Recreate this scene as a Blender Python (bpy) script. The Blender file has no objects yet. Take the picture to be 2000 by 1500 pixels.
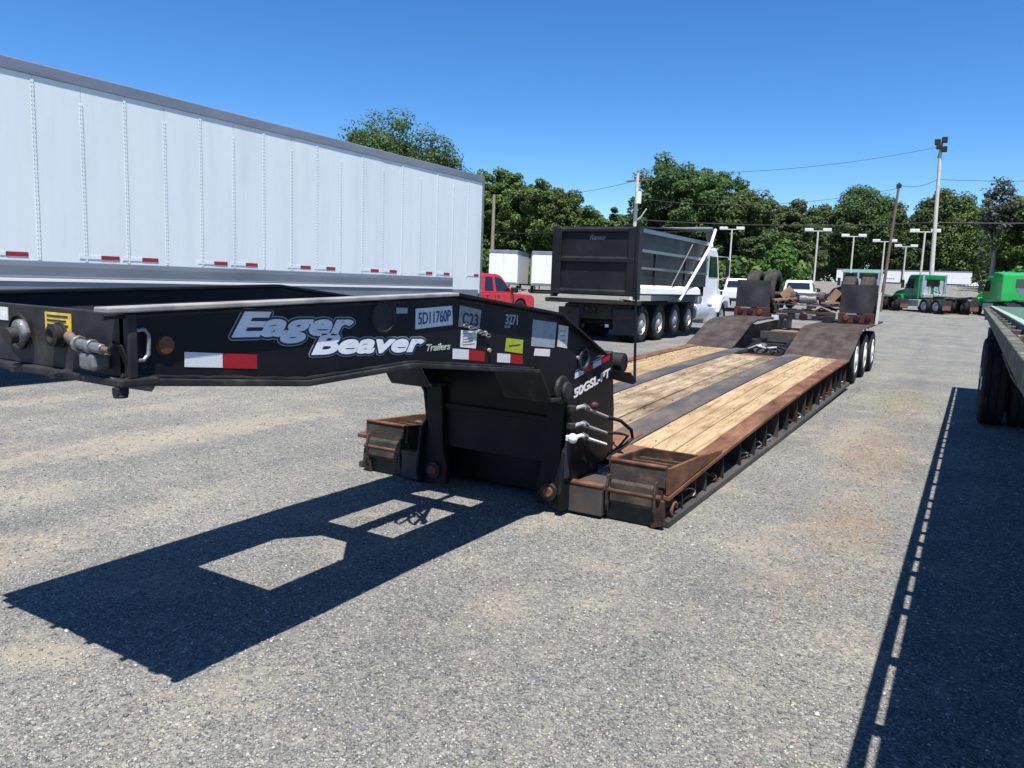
import bpy, bmesh, math, random
import numpy as np
from mathutils import Matrix, Vector
random.seed(7)
R = math.radians
sc = bpy.context.scene
col = sc.collection

# ------------------------------------------------------------------ camera
F_PX, PITCH, YAW, ROLL, CAM_H = 1490.0, .1332, .5302, .0363, 1.566
cam = bpy.data.cameras.new('camera')
cam.sensor_width = 36.0
cam.sensor_fit = 'HORIZONTAL'
cam.lens = F_PX / 2000.0 * 36.0
cam.clip_start = .02
cam.clip_end = 6000
cam_o = bpy.data.objects.new('camera', cam)
col.objects.link(cam_o)
cam_o.matrix_world = (Matrix.Translation((0, 0, CAM_H)) @ Matrix.Rotation(YAW, 4, 'Z')
                      @ Matrix.Rotation(math.pi / 2 - PITCH, 4, 'X') @ Matrix.Rotation(ROLL, 4, 'Z'))
sc.camera = cam_o

# ------------------------------------------------------------------ sky, sun, exposure
SUN = Vector((.232, -.306, 1.0)).normalized()
world = bpy.data.worlds.new('World')
sc.world = world
world.use_nodes = True
wn, wl = world.node_tree.nodes, world.node_tree.links
wn.clear()
sky = wn.new('ShaderNodeTexSky')
sky.sky_type = 'NISHITA'
sky.sun_disc = False
sky.sun_elevation = math.asin(SUN.z)
sky.sun_rotation = math.atan2(SUN.x, SUN.y)
sky.altitude = 600
sky.air_density = .72
sky.dust_density = .15
sky.ozone_density = 2.5
bg = wn.new('ShaderNodeBackground')
bg.inputs['Strength'].default_value = .112
wo = wn.new('ShaderNodeOutputWorld')
grade = wn.new('ShaderNodeHueSaturation')      # deep summer blue, the same all over the sky
grade.inputs['Hue'].default_value = .502
grade.inputs['Saturation'].default_value = 1.3
wl.new(sky.outputs[0], grade.inputs['Color'])
wl.new(grade.outputs[0], bg.inputs['Color'])
wl.new(bg.outputs[0], wo.inputs['Surface'])

sun = bpy.data.lights.new('sun', 'SUN')
sun.energy = 5.0
sun.angle = R(.53)
sun.color = (1.0, .955, .88)
sun_o = bpy.data.objects.new('sun', sun)
col.objects.link(sun_o)
sun_o.location = (10, -12, 40)
sun_o.rotation_euler = SUN.to_track_quat('Z', 'Y').to_euler()

vs = sc.view_settings
sc.display_settings.display_device = 'sRGB'
vs.view_transform = 'Standard'
vs.look = 'None'
vs.exposure = .8
vs.gamma = 1.0
vs.use_curve_mapping = False
sc.cycles.max_bounces = 6
sc.cycles.use_adaptive_sampling = True

# ------------------------------------------------------------------ materials
M = {}

def nodes_of(name):
    m = bpy.data.materials.new(name)
    m.use_nodes = True
    nt = m.node_tree
    b = nt.nodes['Principled BSDF']
    M[name] = m
    return m, nt, nt.nodes, nt.links, b

def ramp(n, stops):
    r = n.new('ShaderNodeValToRGB')
    e = r.color_ramp.elements
    while len(e) > 1:
        e.remove(e[-1])
    e[0].position, e[0].color = stops[0][0], (*stops[0][1], 1)
    for p, c in stops[1:]:
        x = e.new(p)
        x.color = (*c, 1)
    return r

def mat(name, stops, scale=6, detail=6, rough=.5, rough2=None, metal=0.0, bump=0.0, bscale=80,
        stretch=(1, 1, 1), spec=.5, rnd=0.0, coat=0.0, stain=None):
    """stops: one colour, or colour-ramp stops driven by a noise field in object space"""
    m, nt, n, l, b = nodes_of(name)
    b.inputs['Roughness'].default_value = rough
    b.inputs['Metallic'].default_value = metal
    b.inputs['Specular IOR Level'].default_value = spec
    b.inputs['Coat Weight'].default_value = coat
    tc = n.new('ShaderNodeTexCoord')
    mp = n.new('ShaderNodeMapping')
    mp.inputs['Scale'].default_value = stretch
    l.new(tc.outputs['Object'], mp.inputs['Vector'])
    vec = mp.outputs['Vector']
    if rnd:
        oi = n.new('ShaderNodeObjectInfo')
        mu = n.new('ShaderNodeVectorMath'); mu.operation = 'SCALE'
        mu.inputs[0].default_value = (37, 91, 53)
        l.new(oi.outputs['Random'], mu.inputs['Scale'])
        ad = n.new('ShaderNodeVectorMath'); ad.operation = 'ADD'
        l.new(vec, ad.inputs[0]); l.new(mu.outputs[0], ad.inputs[1])
        vec = ad.outputs[0]
    if isinstance(stops[0], (int, float)):
        stops = [(0, stops)]
    if len(stops) > 1 or rough2 is not None:
        nz = n.new('ShaderNodeTexNoise')
        nz.inputs['Scale'].default_value = scale
        nz.inputs['Detail'].default_value = detail
        nz.inputs['Roughness'].default_value = .62
        l.new(vec, nz.inputs['Vector'])
        if len(stops) > 1:
            rp = ramp(n, stops)
            l.new(nz.outputs['Fac'], rp.inputs['Fac'])
            out = rp.outputs['Color']
            if rnd:
                hs = n.new('ShaderNodeHueSaturation')
                mr = n.new('ShaderNodeMapRange')
                mr.inputs['To Min'].default_value = 1 - rnd
                mr.inputs['To Max'].default_value = 1 + rnd
                l.new(oi.outputs['Random'], mr.inputs['Value'])
                l.new(mr.outputs[0], hs.inputs['Value'])
                l.new(out, hs.inputs['Color'])
                out = hs.outputs[0]
            if stain:                     # dirt and wear with a shape of its own
                sscale, scol, sstr = stain
                m3 = n.new('ShaderNodeMapping'); m3.inputs['Scale'].default_value = sstr
                l.new(tc.outputs['Object'], m3.inputs['Vector'])
                n3 = n.new('ShaderNodeTexNoise'); n3.inputs['Scale'].default_value = sscale; n3.inputs['Detail'].default_value = 9; n3.inputs['Roughness'].default_value = .7
                l.new(m3.outputs[0], n3.inputs['Vector'])
                r3 = ramp(n, [(.36, scol), (.56, (1, 1, 1))]); l.new(n3.outputs['Fac'], r3.inputs['Fac'])
                mm = n.new('ShaderNodeMix'); mm.data_type = 'RGBA'; mm.blend_type = 'MULTIPLY'; mm.inputs[0].default_value = 1.0
                l.new(out, mm.inputs[6]); l.new(r3.outputs[0], mm.inputs[7])
                out = mm.outputs[2]
            l.new(out, b.inputs['Base Color'])
        else:
            b.inputs['Base Color'].default_value = (*stops[0][1], 1)
        if rough2 is not None:
            mr = n.new('ShaderNodeMapRange')
            mr.inputs['From Min'].default_value = .3
            mr.inputs['From Max'].default_value = .7
            mr.inputs['To Min'].default_value = rough
            mr.inputs['To Max'].default_value = rough2
            l.new(nz.outputs['Fac'], mr.inputs['Value'])
            l.new(mr.outputs[0], b.inputs['Roughness'])
    else:
        b.inputs['Base Color'].default_value = (*stops[0][1], 1)
    if bump:
        n2 = n.new('ShaderNodeTexNoise')
        n2.inputs['Scale'].default_value = bscale
        n2.inputs['Detail'].default_value = 4
        l.new(vec, n2.inputs['Vector'])
        bp = n.new('ShaderNodeBump')
        bp.inputs['Strength'].default_value = bump
        bp.inputs['Distance'].default_value = .01
        l.new(n2.outputs['Fac'], bp.inputs['Height'])
        l.new(bp.outputs['Normal'], b.inputs['Normal'])
    return m

mat('black_paint', [(.34, (.0035, .0038, .0056)), (.60, (.0075, .0078, .010)), (.70, (.018, .016, .0145)), (.84, (.050, .041, .032))], scale=4.2, detail=10, rough=.36, rough2=.74, bump=.10, bscale=14, spec=.25)
mat('black_edge', [(.3, (.008, .008, .010)), (.58, (.024, .023, .023)), (.8, (.07, .062, .052))], scale=9, rough=.6, spec=.35)
mat('flange_dust', [(.3, (.15, .147, .145)), (.6, (.32, .305, .285))], scale=7, rough=.75)
mat('dark_steel', [(.30, (.026, .031, .037)), (.44, (.050, .052, .055)), (.54, (.080, .066, .055)), (.66, (.125, .100, .075)), (.8, (.19, .155, .115))], scale=2.4, detail=10, rough=.65, rough2=.85, bump=.25, bscale=40, stretch=(1.6, .45, 1))
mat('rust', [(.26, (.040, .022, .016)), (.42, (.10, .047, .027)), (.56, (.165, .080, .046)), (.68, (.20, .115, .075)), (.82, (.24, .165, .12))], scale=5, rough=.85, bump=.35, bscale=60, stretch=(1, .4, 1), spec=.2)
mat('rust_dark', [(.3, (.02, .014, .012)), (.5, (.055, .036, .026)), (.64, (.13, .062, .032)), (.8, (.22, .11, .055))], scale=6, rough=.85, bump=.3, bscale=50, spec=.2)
mat('box_steel', [(.3, (.022, .020, .019)), (.52, (.050, .042, .036)), (.66, (.10, .066, .045)), (.82, (.19, .10, .055))], scale=7, rough=.8, bump=.3, bscale=50, spec=.25)
mat('steel_brown', [(.28, (.026, .021, .020)), (.45, (.050, .037, .032)), (.58, (.072, .056, .050)), (.70, (.062, .060, .062)), (.85, (.12, .080, .055))], scale=4.2, detail=9, rough=.75, bump=.2, bscale=70, spec=.25, stain=(2.2, (.6, .58, .58), (2.5, .4, 1)))
mat('worn_lip', [(.3, (.022, .021, .023)), (.55, (.048, .044, .044)), (.72, (.085, .062, .048)), (.85, (.13, .085, .06))], scale=4, rough=.65, stretch=(1, .3, 1))
mat('wood_new', [(.22, (.13, .080, .040)), (.37, (.27, .182, .098)), (.52, (.37, .270, .158)), (.68, (.42, .325, .210)), (.85, (.48, .40, .285))], scale=3.0, detail=9, rough=.8, bump=.3, bscale=30, stretch=(9, .55, 9), rnd=.16, spec=.2, stain=(1.5, (.62, .58, .55), (1, .5, 1)))
mat('wood_worn', [(.22, (.085, .062, .042)), (.37, (.19, .138, .088)), (.50, (.29, .222, .145)), (.64, (.38, .31, .22)), (.82, (.46, .39, .30))], scale=2.6, detail=10, rough=.85, bump=.45, bscale=30, stretch=(6, .8, 6), rnd=.22, spec=.2, stain=(1.8, (.55, .53, .52), (1, .5, 1)))
mat('tyre', [(.35, (.010, .010, .011)), (.65, (.025, .024, .023)), (.8, (.05, .046, .04))], scale=7, rough=.82, spec=.25)
mat('tyre_worn', [(.35, (.028, .025, .024)), (.65, (.062, .054, .049))], scale=6, rough=.9, spec=.2)
mat('white_paint', [(.3, (.70, .71, .72)), (.7, (.80, .80, .80))], scale=2, rough=.35)
mat('rim_white', [(.3, (.66, .65, .62)), (.7, (.82, .81, .79))], scale=6, rough=.4)
mat('white_panel', [(.25, (.60, .675, .685)), (.42, (.68, .745, .755)), (.6, (.72, .775, .78)), (.75, (.745, .79, .79))], scale=2.2, rough=.38, rough2=.5, stretch=(1, 1, .10), bump=.35, bscale=1.6, stain=(1.3, (.93, .935, .935), (1, 2.2, .22)))
mat('rivet', [(.3, (.16, .17, .18)), (.7, (.26, .27, .28))], scale=5, rough=.5)
mat('rail_grey', [(.3, (.15, .17, .20)), (.5, (.20, .22, .255)), (.75, (.25, .27, .30))], scale=2.2, rough=.42, metal=.25, stretch=(1, .25, 1))
mat('galvanised', [(.3, (.11, .115, .12)), (.55, (.24, .245, .25)), (.8, (.40, .40, .39))], scale=24, rough=.42, metal=.5)
mat('chrome', (.62, .63, .64), rough=.28, metal=.9)
mat('bright_metal', [(.35, (.34, .34, .34)), (.7, (.55, .54, .52))], scale=30, rough=.4, metal=.35)
mat('copper_fitting', [(.3, (.13, .085, .065)), (.7, (.26, .18, .14))], scale=20, rough=.5, metal=.3)
mat('red_reflector', [(.4, (.30, .008, .014)), (.6, (.36, .012, .018))], scale=200, rough=.3)
mat('white_reflector', [(.4, (.60, .63, .66)), (.6, (.70, .72, .74))], scale=200, rough=.3)
mat('flap_pink', [(.3, (.12, .05, .052)), (.7, (.20, .09, .09))], scale=9, rough=.6)
mat('marker_red', (.30, .015, .022), rough=.4)
mat('yellow_label', [(.42, (.62, .42, .02)), (.58, (.76, .55, .06))], scale=30, rough=.5)
mat('lime_label', [(.40, (.30, .36, .012)), (.6, (.42, .48, .03))], scale=26, rough=.5)
mat('paper_white', [(.4, (.62, .62, .60)), (.6, (.76, .75, .72))], scale=40, rough=.6)
mat('paper_cream', [(.4, (.55, .55, .46)), (.6, (.72, .71, .62))], scale=32, rough=.6)
mat('paper_pink', [(.4, (.70, .62, .60)), (.6, (.84, .76, .74))], scale=30, rough=.6)
mat('paper_grey', [(.4, (.26, .30, .33)), (.6, (.33, .36, .385))], scale=10, rough=.55)
mat('plate_dull', [(.4, (.20, .225, .215)), (.6, (.29, .31, .29))], scale=20, rough=.5)
mat('ink_navy', (.004, .014, .05), rough=.5)
mat('ink_blue', (.012, .05, .16), rough=.5)
mat('decal_white', [(.4, (.66, .69, .73)), (.6, (.76, .78, .81))], scale=6, rough=.35)
mat('decal_grey', (.30, .31, .28), rough=.45)
mat('decal_pale', (.36, .42, .38), rough=.5)
mat('ink_dark', (.02, .022, .028), rough=.6)
mat('ink_grey', (.22, .23, .25), rough=.6)
mat('amber', (.13, .045, .008), rough=.4)
mat('rubber_black', [(.35, (.012, .012, .013)), (.7, (.022, .022, .023))], scale=8, rough=.7, spec=.3)
mat('flap_rubber', [(.3, (.022, .022, .025)), (.55, (.035, .035, .04)), (.75, (.06, .056, .052))], scale=3, rough=.7, bump=.4, bscale=8, spec=.3)
mat('lamp_red', (.038, .004, .005), rough=.4)
mat('dull_red_steel', [(.3, (.035, .010, .010)), (.7, (.085, .022, .020))], scale=7, rough=.7)
mat('dump_black', [(.3, (.006, .0063, .0085)), (.6, (.013, .013, .015)), (.8, (.034, .031, .028))], scale=1.4, rough=.34, rough2=.6, spec=.32)
mat('dump_rail_sheen', [(.3, (.016, .019, .026)), (.7, (.045, .048, .055))], scale=2, rough=.25, spec=.6, coat=.4)  # paler than the body black, painting in the side's silvery reflections
mat('dump_dirty', [(.3, (.012, .0115, .011)), (.6, (.032, .028, .024)), (.8, (.06, .05, .042))], scale=3, rough=.75, spec=.3)
mat('glass_dark', (.012, .015, .018), rough=.06, spec=.8)
mat('red_paint', [(.3, (.52, .010, .022)), (.7, (.60, .014, .03))], scale=2, rough=.28, coat=.5)
mat('green_paint', [(.3, (.006, .17, .05)), (.7, (.007, .21, .06))], scale=2, rough=.3, coat=.4)
mat('green_bright', [(.3, (.008, .34, .055)), (.7, (.010, .38, .065))], scale=2, rough=.3, coat=.4)
mat('deck_green', [(.3, (.035, .085, .055)), (.55, (.07, .125, .085)), (.75, (.15, .17, .125))], scale=6, rough=.7)
mat('deck_mint', [(.3, (.20, .29, .22)), (.7, (.36, .44, .34))], scale=6, rough=.6)
mat('rail_mottled', [(.30, (.055, .026, .022)), (.42, (.080, .066, .055)), (.50, (.035, .055, .036)), (.57, (.20, .19, .15)), (.62, (.06, .10, .065)), (.70, (.17, .04, .036))], scale=13, detail=8, rough=.8, bump=.3, bscale=40)
mat('concrete_pole', [(.3, (.46, .44, .38)), (.7, (.60, .57, .50))], scale=3, rough=.8)
mat('wood_pole', [(.3, (.10, .065, .05)), (.7, (.19, .13, .10))], scale=4, rough=.9, stretch=(4, 4, .4))
mat('tan_pole', [(.3, (.22, .17, .11)), (.7, (.32, .26, .18))], scale=4, rough=.9, stretch=(4, 4, .4))
mat('wire', (.03, .03, .032), rough=.7)
mat('lamp_head', [(.3, (.62, .63, .62)), (.7, (.74, .74, .72))], scale=4, rough=.5)
mat('bark', [(.3, (.06, .045, .035)), (.7, (.14, .105, .08))], scale=5, rough=.95, bump=.5, bscale=14, stretch=(3, 3, .5))
mat('bark_pale', [(.3, (.20, .18, .15)), (.7, (.34, .31, .27))], scale=5, rough=.95)
mat('teal_roof', (.09, .22, .16), rough=.6)
mat('tan_wall', [(.3, (.34, .28, .21)), (.7, (.42, .36, .28))], scale=2, rough=.85)
mat('board_tan', [(.3, (.15, .095, .055)), (.7, (.30, .20, .12))], scale=6, rough=.85)
mat('aluminium', [(.3, (.50, .52, .54)), (.7, (.62, .64, .66))], scale=3, rough=.35, metal=.5)

def leaf_mat(name, c_dark, c_mid, c_light):
    m, nt, n, l, b = nodes_of(name)
    geo = n.new('ShaderNodeNewGeometry')
    nz = n.new('ShaderNodeTexNoise')
    nz.inputs['Scale'].default_value = .9
    nz.inputs['Detail'].default_value = 5
    l.new(geo.outputs['Position'], nz.inputs['Vector'])
    ri = n.new('ShaderNodeMath'); ri.operation = 'MULTIPLY_ADD'
    l.new(geo.outputs['Random Per Island'], ri.inputs[0])
    ri.inputs[1].default_value = .45
    l.new(nz.outputs['Fac'], ri.inputs[2])
    rp0 = ramp(n, [(.42, c_dark), (.72, c_mid), (.98, c_light)])
    l.new(ri.outputs[0], rp0.inputs['Fac'])
    oi = n.new('ShaderNodeObjectInfo')
    rp = n.new('ShaderNodeHueSaturation')
    for sock, lo, hi in (('Hue', .478, .512), ('Value', .74, 1.10)):
        mr = n.new('ShaderNodeMapRange'); mr.inputs['To Min'].default_value = lo; mr.inputs['To Max'].default_value = hi
        l.new(oi.outputs['Random'], mr.inputs['Value']); l.new(mr.outputs[0], rp.inputs[sock])
    l.new(rp0.outputs[0], rp.inputs['Color'])
    l.new(rp.outputs[0], b.inputs['Base Color'])
    b.inputs['Roughness'].default_value = .6
    b.inputs['Specular IOR Level'].default_value = .3
    tr = n.new('ShaderNodeBsdfTranslucent')
    l.new(rp.outputs[0], tr.inputs['Color'])
    mx = n.new('ShaderNodeMixShader')
    mx.inputs[0].default_value = .38
    l.new(b.outputs[0], mx.inputs[1]); l.new(tr.outputs[0], mx.inputs[2])
    l.new(mx.outputs[0], n['Material Output'].inputs['Surface'])
    return m

leaf_mat('leaf_oak', (0.0239, 0.0529, 0.0145), (0.0626, 0.1150, 0.0290), (0.1242, 0.1898, 0.0507))
leaf_mat('leaf_mixed', (0.0313, 0.0690, 0.0156), (0.0846, 0.1552, 0.0301), (0.1610, 0.2472, 0.0543))
leaf_mat('leaf_pine', (0.0276, 0.0552, 0.0193), (0.0690, 0.1127, 0.0338), (0.1288, 0.1667, 0.0543))
leaf_mat('leaf_young', (.035, .085, .014), (.075, .155, .024), (.13, .22, .038))
leaf_mat('leaf_hazy', (.05, .075, .055), (.09, .115, .085), (.14, .165, .12))

def gravel_mat():
    m, nt, n, l, b = nodes_of('gravel')
    geo = n.new('ShaderNodeNewGeometry')
    pos = geo.outputs['Position']
    def vor(scale):
        v = n.new('ShaderNodeTexVoronoi'); v.inputs['Scale'].default_value = scale
        l.new(pos, v.inputs['Vector']); return v
    def noise(scale, det=5, rough=.6):
        v = n.new('ShaderNodeTexNoise'); v.inputs['Scale'].default_value = scale
        v.inputs['Detail'].default_value = det; v.inputs['Roughness'].default_value = rough
        l.new(pos, v.inputs['Vector']); return v
    def mix(fac, a, c, mode='MIX'):
        x = n.new('ShaderNodeMix'); x.data_type = 'RGBA'; x.blend_type = mode
        if isinstance(fac, float): x.inputs[0].default_value = fac
        else: l.new(fac, x.inputs[0])
        for i, s in ((6, a), (7, c)):
            if isinstance(s, tuple): x.inputs[i].default_value = (*s, 1)
            else: l.new(s, x.inputs[i])
        return x.outputs[2]
    v1, v2 = vor(120), vor(46)
    sx = n.new('ShaderNodeSeparateColor'); l.new(v1.outputs['Color'], sx.inputs[0])
    stone = ramp(n, [(0, (.06, .062, .066)), (.25, (.14, .142, .146)), (.5, (.215, .213, .205)), (.72, (.275, .26, .23)), (.86, (.32, .29, .235)), (.94, (.39, .385, .37)), (1, (.50, .50, .48))])
    l.new(sx.outputs[0], stone.inputs['Fac'])
    sx2 = n.new('ShaderNodeSeparateColor'); l.new(v2.outputs['Color'], sx2.inputs[0])
    stone2 = ramp(n, [(0, (.12, .122, .125)), (.5, (.20, .20, .195)), (.85, (.27, .26, .24)), (1, (.42, .40, .37))])
    l.new(sx2.outputs[0], stone2.inputs['Fac'])
    c = mix(.30, stone.outputs[0], stone2.outputs[0])
    fine = noise(260, 3)
    fr = ramp(n, [(.3, (.62, .62, .62)), (.7, (1.28, 1.28, 1.28))]); l.new(fine.outputs['Fac'], fr.inputs['Fac'])
    c = mix(.7, c, fr.outputs[0], 'MULTIPLY')
    # broad tone: packed blue-grey to pale
    big = noise(.55, 6)
    br = ramp(n, [(.30, (.60, .625, .645)), (.70, (.89, .90, .875))]); l.new(big.outputs['Fac'], br.inputs['Fac'])
    c = mix(1.0, c, br.outputs[0], 'MULTIPLY')
    # long faint streaks where wheels have packed the stone
    mp = n.new('ShaderNodeMapping'); mp.inputs['Scale'].default_value = (1.6, .10, 1); mp.inputs['Rotation'].default_value = (0, 0, R(7))
    l.new(pos, mp.inputs['Vector'])
    st = n.new('ShaderNodeTexNoise'); st.inputs['Scale'].default_value = 1.0; st.inputs['Detail'].default_value = 7; st.inputs['Roughness'].default_value = .7
    l.new(mp.outputs[0], st.inputs['Vector'])
    sr = ramp(n, [(.34, (.82, .83, .85)), (.5, (1, 1, 1)), (.68, (1.13, 1.11, 1.06))]); l.new(st.outputs['Fac'], sr.inputs['Fac'])
    c = mix(1.0, c, sr.outputs[0], 'MULTIPLY')
    oil = noise(.8, 8, .75)
    orr = ramp(n, [(.26, (.72, .73, .75)), (.40, (1, 1, 1))]); l.new(oil.outputs['Fac'], orr.inputs['Fac'])
    c = mix(1.0, c, orr.outputs[0], 'MULTIPLY')
    # tan dust and fines lying in patches
    t = noise(1.9, 8, .68)
    tr = ramp(n, [(.50, (0, 0, 0)), (.64, (1, 1, 1))]); l.new(t.outputs['Fac'], tr.inputs['Fac'])
    t2 = noise(20, 5, .7)
    t2r = ramp(n, [(.36, (0, 0, 0)), (.62, (1, 1, 1))]); l.new(t2.outputs['Fac'], t2r.inputs['Fac'])
    tm = mix(1.0, tr.outputs[0], t2r.outputs[0], 'MULTIPLY')
    # placed patches: (x, y, half width x, half length y, strength)
    def patch(cx, cy, rx, ry, rot, k):
        mp = n.new('ShaderNodeMapping'); mp.vector_type = 'TEXTURE'
        mp.inputs['Location'].default_value = (cx, cy, 0)
        mp.inputs['Rotation'].default_value = (0, 0, rot)
        mp.inputs['Scale'].default_value = (rx, ry, 1)
        l.new(pos, mp.inputs['Vector'])
        le = n.new('ShaderNodeVectorMath'); le.operation = 'LENGTH'
        sz = n.new('ShaderNodeVectorMath'); sz.operation = 'MULTIPLY'; sz.inputs[1].default_value = (1, 1, 0)
        l.new(mp.outputs[0], sz.inputs[0]); l.new(sz.outputs[0], le.inputs[0])
        ad = n.new('ShaderNodeMath'); ad.operation = 'MULTIPLY_ADD'
        nn = noise(4.5, 9, .78)
        l.new(nn.outputs['Fac'], ad.inputs[0]); ad.inputs[1].default_value = 2.6
        l.new(le.outputs['Value'], ad.inputs[2])
        mr = n.new('ShaderNodeMapRange'); mr.interpolation_type = 'SMOOTHSTEP'
        mr.inputs['From Min'].default_value = 2.2; mr.inputs['From Max'].default_value = 1.45
        mr.inputs['To Min'].default_value = 0; mr.inputs['To Max'].default_value = k
        l.new(ad.outputs[0], mr.inputs['Value'])
        return mr.outputs[0]
    tan = (.33, .285, .215)
    c = mix(tm, c, mix(.55, c, tan))
    for p in ((-6.35, 4.5, .65, 3.2, R(-4), .75), (-5.4, 2.7, .5, .7, .3, .5), (-4.3, 2.0, .45, .5, 0, .6), (-3.1, 1.55, .35, .3, 0, .7), (-7.9, 5.2, .4, 1.3, 0, .45),
              (-.95, 4.7, .35, .6, 0, .45), (-1.8, 3.05, .3, .35, 0, .45), (-9.2, 4.6, .5, 1.8, 0, .5), (-1.0, 9.2, .35, 2.4, R(-3), .45)):
        c = mix(patch(*p), c, mix(.72, c, tan))
    t3n = noise(9, 8, .75)
    t3r = ramp(n, [(.38, (.05, .05, .05)), (.66, (.8, .8, .8))]); l.new(t3n.outputs['Fac'], t3r.inputs['Fac'])
    t3 = t3r.outputs[0]
    for p in ((-.66, 8.3, .60, 2.4, R(2), 1.0), (-.55, 5.6, .45, 1.3, 0, .95), (-.62, 11.8, .5, 2.6, 0, .55), (-.72, 4.2, .4, .6, 0, .4)):
        c = mix(patch(*p), c, mix(t3, c, (.27, .19, .12)))
    c = mix(patch(-.75, 12.9, .8, 2.2, 0, .55), c, mix(.5, c, (.17, .19, .09)))
    l.new(c, b.inputs['Base Color'])
    b.inputs['Roughness'].default_value = .95
    b.inputs['Specular IOR Level'].default_value = .15
    # relief
    add = n.new('ShaderNodeMath'); add.operation = 'MULTIPLY_ADD'
    l.new(v1.outputs['Distance'], add.inputs[0]); add.inputs[1].default_value = -.9
    n3 = noise(40, 6, .65)
    l.new(n3.outputs['Fac'], add.inputs[2])
    bp = n.new('ShaderNodeBump'); bp.inputs['Strength'].default_value = .4; bp.inputs['Distance'].default_value = .007
    l.new(add.outputs[0], bp.inputs['Height']); l.new(bp.outputs['Normal'], b.inputs['Normal'])
gravel_mat()

def stone_mat():
    m, nt, n, l, b = nodes_of('loose_stone')
    geo = n.new('ShaderNodeNewGeometry')
    rp = ramp(n, [(0, (.09, .092, .098)), (.3, (.17, .172, .175)), (.55, (.235, .23, .22)), (.75, (.29, .275, .245)), (.86, (.32, .275, .21)), (.93, (.38, .37, .35)), (1, (.52, .515, .50))])
    l.new(geo.outputs['Random Per Island'], rp.inputs['Fac'])
    l.new(rp.outputs[0], b.inputs['Base Color'])
    b.inputs['Roughness'].default_value = .9
    b.inputs['Specular IOR Level'].default_value = .2
stone_mat()

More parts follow.
